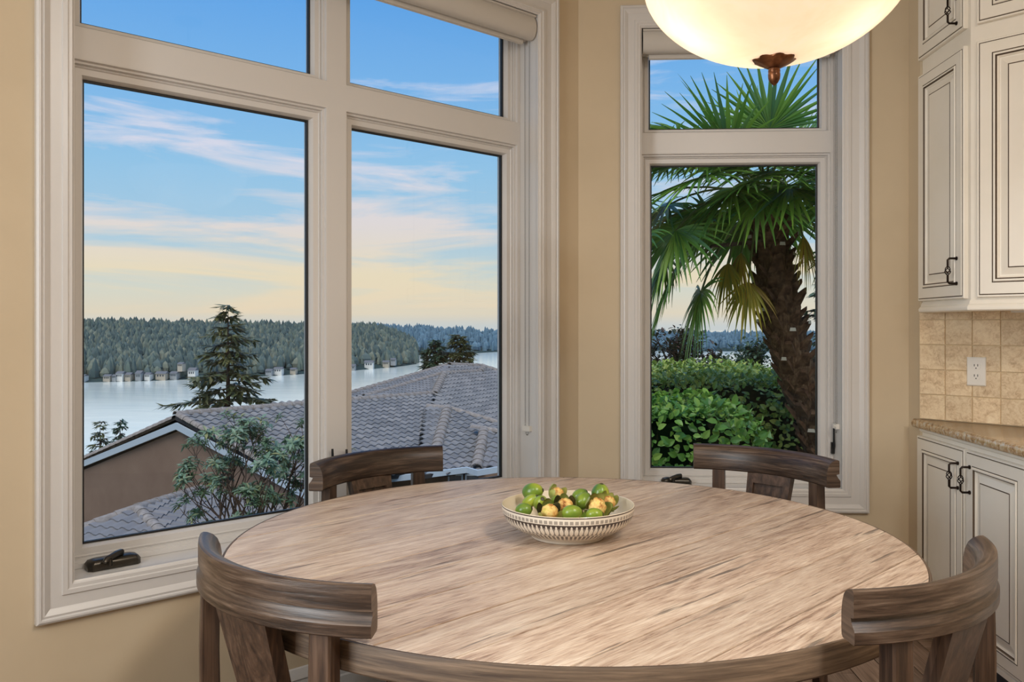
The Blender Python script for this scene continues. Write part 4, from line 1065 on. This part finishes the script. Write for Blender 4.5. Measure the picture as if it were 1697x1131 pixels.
# lay the tiles: the 300 nearest in view are single pieces, the rest one piece
def inview(p_):
    d = p_ - Vector((0, 0, CZ)); X_ = d.x * CY + d.y * SY; Z_ = -d.x * SY + d.y * CY; px = CX + F * X_ / Z_; py = Y0 - F * d.z / Z_
    return (123 < px < 505 or 575 < px < 826) and py < 905
vis = [t_ for t_ in TILES if inview(t_[1].translation)]; vis.sort(key=lambda q: q[0])
near_ids = set(id(q) for q in vis[:300])
for q in vis[:300]: link(rt_me, 'tile', nh, NHI @ q[1])
m = MB()
for q in TILES:
    if id(q) in near_ids: continue
    m.add([q[1] @ v_ for v_ in tmb.v], tmb.f)
m.build('tiles', M['roofs'], nh, 50, recalc=False, kind='stuff')

# ---- conifers
def needle_blob(m, p_, d, ln, w_, rr):
    # a drooping flat spray: a few crossed triangles
    for q in range(5):
        a = rr.uniform(-1, 1); b = rr.uniform(-1, 1)
        dd = (d + Vector((a * .7, b * .7, rr.uniform(-.8, .15)))).normalized() * ln * rr.uniform(.6, 1.1)
        s_ = dd.cross(Vector((rr.uniform(-.4, .4), rr.uniform(-.4, .4), 1))).normalized() * w_ * rr.uniform(.5, 1)
        o_ = p_ + Vector((rr.uniform(-1, 1), rr.uniform(-1, 1), rr.uniform(-.5, .5))) * w_
        m.add([o_ - s_ * .5, o_ + dd * .5 - s_, o_ + dd, o_ + dd * .5 + s_, o_ + s_ * .5], [(0, 1, 2, 3, 4)])
def conifer(name, label, px, pyt, Z, hgt, wbase, nlev, seed, mt, dens=10, ln=.35, lean=0.0, shape=.8, low=0.12, group=None):
    rr = random.Random(seed); top = AT(px, pyt, Z); base_ = Vector((top.x, top.y, top.z - hgt))
    t = thing(name, label, 'tree', tuple(base_), group=group)
    I = world_inv(t)
    m = MB(); m.tube([base_, base_ + Vector((0, 0, hgt * .5)), top - Vector((0, 0, .1))], [hgt * .018 + .03, hgt * .011 + .02, .01], 8); m.build('trunk', M['bark'], t, 60)
    m = MB(); br = MB()
    for k in range(nlev):
        f_ = (k + .4) / nlev; z = top.z - hgt * (1 - low) * f_
        R_ = wbase * (f_ ** shape) * rr.uniform(.65, 1.15) + .12; nb_ = 4 + int(f_ * 4)
        a0 = rr.random() * 6
        for q in range(nb_):
            a = a0 + 2 * PI * q / nb_ + rr.uniform(-.3, .3); r_ = R_ * rr.uniform(.6, 1.1); up_ = rr.uniform(-.05, .25) * (1 if f_ < .4 else .3)
            d = Vector((math.cos(a), math.sin(a), 0)); s0 = Vector((top.x, top.y, z + rr.uniform(-.2, .2)))
            pts = [s0 + d * r_ * u + Vector((0, 0, r_ * (up_ * u - .22 * u * u + .10 * u ** 4))) for u in (0, .35, .7, 1)]
            br.tube(pts, [.035 + .02 * f_, .025, .018, .006], 4, False)
            n_ = max(3, int(r_ * dens))
            for j in range(n_):
                u = .18 + .82 * (j + rr.random()) / n_; p_ = s0 + d * r_ * u + Vector((0, 0, r_ * (up_ * u - .22 * u * u + .10 * u ** 4)))
                side = Vector((-d.y, d.x, 0)) * rr.choice((-1, 1)) * (1 - u * .6)
                needle_blob(m, p_ + side * ln * .3 * rr.random(), (d * .7 + side * .8).normalized(), ln, ln * .16, rr)
    br.build('branches', M['bark'], t, 60, recalc=False)
    m.build('foliage', mt, t, 0, recalc=False, kind='stuff')
    return t
conifer('fir_tree', 'tall open conifer standing behind the tiled roof in the wide window', 378, 506, 45, 11.5, 4.8, 21, 3, M['needle'], dens=6, ln=.70, shape=.75)
conifer('fir_tree', 'dark dense conifer left of the pair behind the roof ridge', 722, 566, 62, 6.5, 2.1, 18, 5, M['needle2'], dens=14, ln=.6, shape=.45)
conifer('fir_tree', 'slender double-topped conifer right of the pair behind the roof ridge', 762, 553, 62, 7.0, 1.7, 20, 8, M['needle'], dens=14, ln=.55, shape=.35)
conifer('fir_tree', 'small conifer left of the pair beyond the gable verge', 166, 699, 55, 5.5, 1.5, 11, 12, M['needle'], dens=9, ln=.45, shape=.7)
conifer('fir_tree', 'slim conifer right of the pair beyond the gable verge', 199, 693, 55, 5.5, 1.0, 11, 14, M['needle2'], dens=9, ln=.42, shape=.7)
conifer('fir_tree', 'dense conifer behind the palm trunk at the edge of the narrow window', 1372, 470, 12, 3.6, .78, 18, 16, M['needle2'], dens=22, ln=.16, shape=.6)

# ---- leaves
def leaf_mb(ln=.1, w_=.03, fold=.25, droop=.15):
    m = MB(); st = [(0, .0), (.25, .8), (.55, 1.0), (.8, .6), (1, 0.0)]
    L = [[Vector((-w_ * q / 1, ln * u, fold * w_ * q - droop * ln * u * u)), Vector((0, ln * u, -droop * ln * u * u)), Vector((w_ * q, ln * u, fold * w_ * q - droop * ln * u * u))] for u, q in st]
    m.loops(L, False); return m
def frame_of(d, up, p_):
    y = d.normalized(); x = y.cross(up)
    if x.length < 1e-3: x = y.cross(Vector((1, 0, 0)))
    x.normalize(); z = x.cross(y)
    return Matrix(((x.x, y.x, z.x, p_.x), (x.y, y.y, z.y, p_.y), (x.z, y.z, z.z, p_.z), (0, 0, 0, 1)))
# rhododendron in front of the gable
rr = random.Random(31)
rb = thing('rhododendron', 'loose leafy rhododendron outside the wide window, before the gable wall', 'shrub', tuple(AT(425, 1010, 8.0)))
lm = leaf_mb(.078, .0135, .3, .3); leaf_me = lm.mesh('leaf', M['rhodo'], 0, recalc=False)
br = MB(); LV = []
def grow(p_, d, ln, r, depth):
    pts = [p_]; c = p_.copy(); dd = d.copy()
    for k in range(3):
        dd = (dd + Vector((rr.uniform(-.22, .22), rr.uniform(-.22, .22), rr.uniform(-.02, .16)))).normalized(); c = c + dd * ln / 3; pts.append(c.copy())
    br.tube(pts, [r, r * .85, r * .72, r * .6], 5)
    if depth == 0 or ln < .16:
        n_ = rr.randint(13, 18)
        for q in range(n_):
            a = 2 * PI * q / n_ + rr.uniform(-.3, .3); side = dd.cross(Vector((.3, .2, 1))).normalized(); s2 = dd.cross(side)
            ld = (side * math.cos(a) + s2 * math.sin(a) + dd * rr.uniform(-.1, .7)).normalized()
            LV.append(frame_of(ld, dd + Vector((0, 0, .3)), c - dd * rr.uniform(0, .05)) @ Matrix.Scale(rr.uniform(.7, 1.15), 4))
        return
    for q in range(rr.choice((2, 3))):
        nd = (dd + Vector((rr.uniform(-.75, .75), rr.uniform(-.45, .45), rr.uniform(-.25, .5)))).normalized()
        grow(c, nd, ln * rr.uniform(.62, .85), r * .6, depth - 1)
for (bx, by, tx, ty, ln, dp) in ((420, 930, 395, 700, .62, 3), (425, 930, 430, 700, .55, 3), (430, 930, 500, 720, .6, 3), (428, 930, 320, 760, .60, 3), (440, 930, 520, 800, .50, 3), (410, 930, 330, 850, .42, 3), (430, 920, 470, 850, .32, 2), (425, 925, 380, 860, .32, 3), (445, 930, 465, 700, .58, 3), (450, 935, 560, 760, .6, 3), (400, 935, 350, 800, .5, 3), (405, 930, 275, 790, .55, 3), (405, 930, 300, 840, .45, 3), (440, 930, 480, 780, .45, 3), (415, 930, 370, 790, .4, 2), (440, 930, 440, 800, .35, 2), (410, 930, 300, 870, .4, 3), (430, 930, 400, 830, .3, 3), (445, 930, 500, 840, .4, 3), (435, 930, 455, 820, .35, 3), (400, 930, 340, 760, .6, 3)):
    a = AT(bx, by, 8.0 + rr.uniform(-.2, .2)); b = AT(tx, ty, 8.0 + rr.uniform(-.4, .4)); grow(a, (b - a).normalized(), ln * .86, .015, dp)
br.tube([AT(425, 1150, 8), AT(428, 1010, 8), AT(425, 925, 8.0)], [.06, .045, .035], 8)
br.tube([AT(425, 1010, 8), AT(445, 930, 8)], [.03, .02], 6); br.tube([AT(425, 1010, 8), AT(405, 930, 8)], [.03, .02], 6)
br.build('branches', M['bark'], rb, 60, recalc=False)
rbi = world_inv(rb); rr.shuffle(LV)
for q in LV[:300]: link(leaf_me, 'leaf', rb, rbi @ q)
m = MB()
for q in LV[300:]: m.add([q @ v_ for v_ in lm.v], lm.f)
if m.f: m.build('leaves', M['rhodo'], rb, 0, recalc=False, kind='stuff')
LEAFN = len(LV)

# ---- clipped hedges below the palm
def hedge(label, X0, X1, Z0, Z1, zt, zb, n_leaf, seed, mt, round_r=.25, ls=.055, single=0):
    rr = random.Random(seed); c0 = cw((X0 + X1) / 2, (Z0 + Z1) / 2, zb)
    t = thing('hedge', label, 'hedge', tuple(c0))
    def surf(x, z_, y):  # lumpy offset
        return .05 * math.sin(x * 7.3 + z_ * 3.1) * math.cos(y * 6.1) + .04 * math.sin(z_ * 9.7 + y * 4)
    m = MB(); k_ = .10; n_ = 14; L = []
    prof = []
    for q in range(9):
        a = PI / 2 * q / 8; prof.append((Z0 + k_ + round_r - round_r * math.sin(PI / 2 - a) if False else Z0 + k_ + round_r * (1 - math.cos(a)), zt - k_ - round_r * (1 - math.sin(a))))
    prof = [(Z0 + k_, zb)] + prof + [(Z1 - k_, zt - k_), (Z1 - k_, zb)]
    for q in range(n_ + 1):
        X_ = X0 + k_ + (X1 - X0 - 2 * k_) * q / n_; L.append([cw(X_, Z_, y_ + surf(X_, Z_, y_) * .5) for Z_, y_ in prof])
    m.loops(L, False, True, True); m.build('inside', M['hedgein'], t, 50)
    lm_ = leaf_mb(ls, ls * .30, .3, .2); lme = lm_.mesh('leaf', mt, 0, recalc=False)
    big = MB(); items = []
    H_ = zt - zb; W_ = X1 - X0; D_ = Z1 - Z0
    A1, A2, A3 = W_ * H_, W_ * D_, D_ * H_
    for k in range(n_leaf):
        u = rr.random() * (A1 + A2 + A3 * 2)
        inset = rr.random() ** 2 * .10
        if u < A1:
            X_ = rr.uniform(X0, X1); y_ = zt - H_ * rr.random() ** 1.15; Z_ = Z0 + inset; nn_ = Vector((0, -1, .35))
            dtop = zt - y_
            if dtop < round_r: a = math.acos(1 - dtop / round_r) if dtop > 0 else 0; Z_ = Z0 + inset + round_r * (1 - math.sin(a)); nn_ = Vector((0, -math.sin(a), math.cos(a)))
        elif u < A1 + A2:
            X_ = rr.uniform(X0, X1); Z_ = rr.uniform(Z0 + round_r * .8, Z1); y_ = zt - inset; nn_ = Vector((0, 0, 1))
        else:
            X_ = (X1 if u < A1 + A2 + A3 else X0) + (-inset if u < A1 + A2 + A3 else inset); Z_ = rr.uniform(Z0, Z1); y_ = rr.uniform(zb, zt); nn_ = Vector((1 if X_ > (X0 + X1) / 2 else -1, 0, .3))
        # round the vertical corners
        ex = max(0, round_r - (X1 - X_)); 
        if ex > 0 and Z_ < Z0 + round_r: Z_ += ex * ex / round_r * .6
        if ex > 0 and y_ > zt - round_r: y_ -= ex * ex / round_r * .6
        y_ += surf(X_, Z_, y_)
        nw = Vector((nn_.x * CY - nn_.y * SY, nn_.x * SY + nn_.y * CY, nn_.z)).normalized()
        d = (nw * rr.uniform(.15, .8) + Vector((rr.uniform(-1, 1), rr.uniform(-1, 1), rr.uniform(-.4, .8)))).normalized()
        items.append((cw(X_, Z_, y_), frame_of(d, nw, cw(X_, Z_, y_)) @ Matrix.Scale(rr.uniform(.6, 1.25), 4)))
    ti = world_inv(t); cnt = 0
    for p_, Mx in items:
        ok = False
        if cnt < single:
            d = p_ - Vector((0, 0, CZ)); X_ = d.x * CY + d.y * SY; Z_ = -d.x * SY + d.y * CY; px = CX + F * X_ / Z_
            ok = 1076 < px < 1355 and (Z_ < Z0 + .15 or p_.z > zt - .12)
        if ok: link(lme, 'leaf', t, ti @ Mx); cnt += 1
        else: big.add([Mx @ v_ for v_ in lm_.v], lm_.f)
    big.build('foliage', mt, t, 0, recalc=False, kind='stuff'); return t
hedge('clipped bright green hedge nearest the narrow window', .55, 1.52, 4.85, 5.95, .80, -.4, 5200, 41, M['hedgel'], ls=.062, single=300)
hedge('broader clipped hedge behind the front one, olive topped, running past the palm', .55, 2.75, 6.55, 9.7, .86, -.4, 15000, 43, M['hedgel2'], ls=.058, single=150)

# ---- loose shrubs behind the hedges
def shrub(label, px, py, Z, w_, h_, n_, seed, mt, ls=.06, below=1.2):
    rr = random.Random(seed); c = AT(px, py, Z)
    t = thing('shrub', label, 'shrub', (c.x, c.y, c.z - below)); m = MB(); lm_ = leaf_mb(ls, ls * .28, .3, .2); b_ = MB()
    tips = []
    for q in range(14):
        a = rr.uniform(0, 2 * PI); r_ = rr.random() ** .6
        tp = c + Vector((math.cos(a) * w_ * r_, math.sin(a) * w_ * r_ * .7, h_ * (1 - r_ * r_ * .7) * rr.uniform(.6, 1.05)))
        b_.tube([Vector((c.x, c.y, c.z - below)), c + (tp - c) * .4 - Vector((0, 0, h_ * .15)), tp], [.03, .015, .005], 5); tips.append(tp)
    for k in range(n_):
        tp = rr.choice(tips); f_ = rr.random() ** .5; base_ = Vector((c.x, c.y, c.z - below * .3)); p_ = base_ + (tp - base_) * (.35 + .65 * f_) + Vector((rr.gauss(0, .09), rr.gauss(0, .09), rr.gauss(0, .09))) * (w_ * 1.2)
        d = Vector((rr.uniform(-1, 1), rr.uniform(-1, 1), rr.uniform(-.2, 1))).normalized()
        Mx = frame_of(d, Vector((0, 0, 1)), p_) @ Matrix.Scale(rr.uniform(.6, 1.2), 4); m.add([Mx @ v_ for v_ in lm_.v], lm_.f)
    b_.build('branches', M['bark'], t, 60, recalc=False); m.build('foliage', mt, t, 0, recalc=False, kind='stuff')
shrub('loose dark shrub beyond the back hedge, under the palm fronds', 1118, 608, 11.5, .62, .55, 1500, 51, M['shrubl'], ls=.085)
shrub('rounded green shrub beyond the back hedge, beside the palm trunk', 1245, 612, 12.5, .55, .42, 1500, 52, M['needle2'], ls=.08)

# ---- windmill palm
pt = [(1374, 800, 6.1), (1360, 735, 6.1), (1341, 675, 6.1), (1318, 610, 6.1), (1300, 545, 6.1), (1290, 490, 6.1), (1283, 440, 6.1), (1277, 390, 6.1), (1270, 340, 6.1), (1268, 318, 6.1)]
tp = [AT(*q) for q in pt]; tp = [Vector((tp[0].x + .05, tp[0].y, -.42))] + tp
rad = [.15, .14, .132, .130, .138, .150, .148, .132, .118, .10, .07]
palm = thing('palm_tree', 'leaning windmill palm with a shaggy brown trunk outside the narrow window', 'palm', tuple(tp[0]))
PI_ = world_inv(palm)
m = MB(); pr2 = random.Random(61); L = []; nn_ = 22
seg = []
for a, b, ra, rb_ in zip(tp[:-1], tp[1:], rad[:-1], rad[1:]):
    for k in range(6): seg.append((a.lerp(b, k / 6), ra + (rb_ - ra) * k / 6))
for c, r_ in seg: L.append([c + Vector((math.cos(2 * PI * i / nn_), math.sin(2 * PI * i / nn_), 0)) * r_ * (.9 + pr2.uniform(-.10, .10)) + Vector((0, 0, pr2.uniform(-.02, .02))) for i in range(nn_)])
m.loops(L, True, True, True); m.build('trunk', M['fibre'], palm, 70)
def trunk_at(z):
    for (a, ra), (b, rb_) in zip(seg[:-1], seg[1:]):
        if a.z <= z <= b.z: f_ = (z - a.z) / (b.z - a.z); return a.lerp(b, f_), ra + (rb_ - ra) * f_
    return seg[-1]
z = -.1; k = 0
while z < 2.12:
    c, r_ = trunk_at(z); a = k * 2.399; u = Vector((math.cos(a), math.sin(a), 0)); v = Vector((-u.y, u.x, 0)); s_ = pr2.uniform(.75, 1.25)
    o_ = c + u * r_ * .82; w1_ = .038 * s_; L = []
    ln_ = pr2.uniform(.045, .085)
    for f_, w_, h_ in ((0, w1_ * 1.3, .030), (.5, w1_, .022), (1, w1_ * .62, .012)):
        cc = o_ + u * ln_ * f_ + Vector((0, 0, ln_ * f_ * 1.1)); L.append([cc + v * w_ + Vector((0, 0, -h_)), cc - v * w_ + Vector((0, 0, -h_)), cc - v * w_ * .8 + Vector((0, 0, h_)), cc + v * w_ * .8 + Vector((0, 0, h_))])
    mm_ = MB(); mm_.loops(L, True, True, False); mm_.add(L[-1], [(0, 1, 2, 3)], 1 if pr2.random() < .28 else 0)
    mm_.build('leaf_base', [M['stub'], M['stubcut']], palm, 30, recalc=True); z += .0145; k += 1
# shaggy fibres
m = MB()
for k in range(900):
    z = pr2.uniform(-.1, 2.15); c, r_ = trunk_at(z); a = pr2.random() * 2 * PI; u = Vector((math.cos(a), math.sin(a), 0)); v = Vector((-u.y, u.x, 0)); p_ = c + u * r_ * .9
    d = (u * pr2.uniform(.1, .6) + v * pr2.uniform(-.5, .5) + Vector((0, 0, pr2.uniform(-1, .9)))).normalized() * pr2.uniform(.04, .11)
    m.add([p_ - v * .003, p_ + v * .003, p_ + d], [(0, 1, 2)])
m.build('fibres', M['stub'], palm, 0, recalc=False, kind='stuff')
crown = AT(1270, 318, 6.05)
def frond(az, el, pl, bl, droop, mt=None, spread=2.05, nseg=30, roll=0.0, wid=.0175):
    mt = mt or M['palml']
    d = Vector((math.cos(az) * math.cos(el), math.sin(az) * math.cos(el), math.sin(el)))
    pts = []; c = crown + Vector((math.cos(az), math.sin(az), 0)) * .05 + Vector((0, 0, pr2.uniform(-.12, .1))); dd = d.copy()
    n_ = 7
    for k in range(n_ + 1):
        pts.append(c.copy()); dd = (dd + Vector((0, 0, -droop * .16))).normalized(); c = c + dd * pl / n_
    m = MB(); m.tube(pts, [.011] * 2 + [.008] * 6, 5); fo = m.build('frond', M['petiole'], palm, 60, recalc=False)
    hub = pts[-1]; y = dd; x = y.cross(Vector((0, 0, 1)))
    if x.length < .2: x = Vector((math.sin(az), -math.cos(az), 0))
    x.normalize(); x = (Matrix.Rotation(roll, 3, y) @ x); zz_ = x.cross(y)
    m = MB()
    for s_ in range(nseg):
        a = -spread + 2 * spread * s_ / (nseg - 1) + pr2.uniform(-.03, .03)
        ln = bl * (1 - .28 * (abs(a) / spread) ** 2) * pr2.uniform(.9, 1.05)
        sd = (y * math.cos(a) + x * math.sin(a)); side = (x * math.cos(a) - y * math.sin(a))
        p_ = hub.copy(); cur = sd.copy(); rows = []; ns = 6
        tipdroop = droop * pr2.uniform(.25, .9)
        for j in range(ns + 1):
            u = j / ns; w_ = wid * (1.25 if False else 1) * (min(1, u * 5 + .12)) * (1 - max(0, u - .45) / .55 * .92) * (ln / .55)
            rows.append([p_ - side * w_ + zz_ * w_ * .45, p_, p_ + side * w_ + zz_ * w_ * .45]); cur = (cur + Vector((0, 0, -1)) * tipdroop * .09 * (1 + u * 2.2)).normalized(); p_ = p_ + cur * ln / ns
        m.loops(rows, False)
    m.build('blade', mt, fo, 0, recalc=False)
def W_(azdeg): return math.radians(azdeg) + YAW
# azimuth 0 = towards the right of the picture, 90 = away, 180 = left, 270 = towards the window
for az, el, pl, bl, dr in ((95, 78, .34, .62, .10), (150, 62, .45, .60, .15), (35, 60, .42, .60, .15), (260, 68, .36, .56, .15), (200, 58, .46, .60, .2), (330, 55, .42, .58, .2), (110, 50, .5, .6, .3), (60, 40, .55, .6, .4),
                           (178, 34, .62, .62, .55), (215, 30, .62, .60, .7), (165, 20, .68, .62, .75), (250, 40, .52, .52, .5), (290, 38, .50, .52, .5), (350, 30, .58, .6, .6), (10, 12, .6, .6, .7), (20, 40, .5, .6, .5),
                           (130, 22, .62, .6, .7), (80, 18, .62, .6, .8), (310, 22, .55, .52, .7), (195, 8, .75, .62, .95), (182, -6, .80, .60, 1.1), (170, 2, .85, .58, 1.2), (352, -8, .58, .52, 1.2),
                           (188, -24, .78, .56, 1.3), (240, 24, .42, .50, .5), (265, 20, .34, .46, .5), (285, 26, .40, .48, .5), (255, 34, .5, .5, .5), (300, 28, .46, .52, .6), (320, 30, .55, .6, .7), (205, 32, .5, .56, .6), (235, 40, .55, .62, .6), (275, 42, .45, .6, .6), (172, 28, .9, .6, .8), (198, 36, .8, .62, .6), (340, 18, .5, .58, .9), (215, 14, .34, .58, .75), (245, 8, .30, .54, .75), (280, 12, .30, .52, .7), (315, 10, .36, .54, .8), (190, 4, .42, .60, .8), (350, 4, .40, .56, .8), (100, 2, .4, .6, .8), (60, 6, .4, .58, .7), (140, 4, .45, .6, .8), (2, 24, .6, .6, .8), (176, 46, .66, .60, .5), (205, 44, .62, .58, .5), (186, 18, .95, .58, 1.0)):
    frond(W_(az), math.radians(el), pl, bl, dr, roll=pr2.uniform(-.35, .35))
for az, el, pl, bl, dr in ((200, -50, .50, .46, 1.5), (215, -58, .56, .42, 1.5), (335, -38, .48, .42, 1.5), (185, -44, .62, .42, 1.5)):
    frond(W_(az), math.radians(el), pl, bl, dr, M['palmy'], spread=1.1, nseg=15, roll=pr2.uniform(-.4, .4))
# dry flower stalk
m = MB(); m.tube([crown + Vector((0, 0, -.35)), AT(1215, 405, 6.0), AT(1180, 408, 5.95), AT(1168, 420, 5.95)], [.012, .016, .014, .006], 6); m.build('flower_stalk', M['bark'], palm, 60, label='bare brown flower stalk')
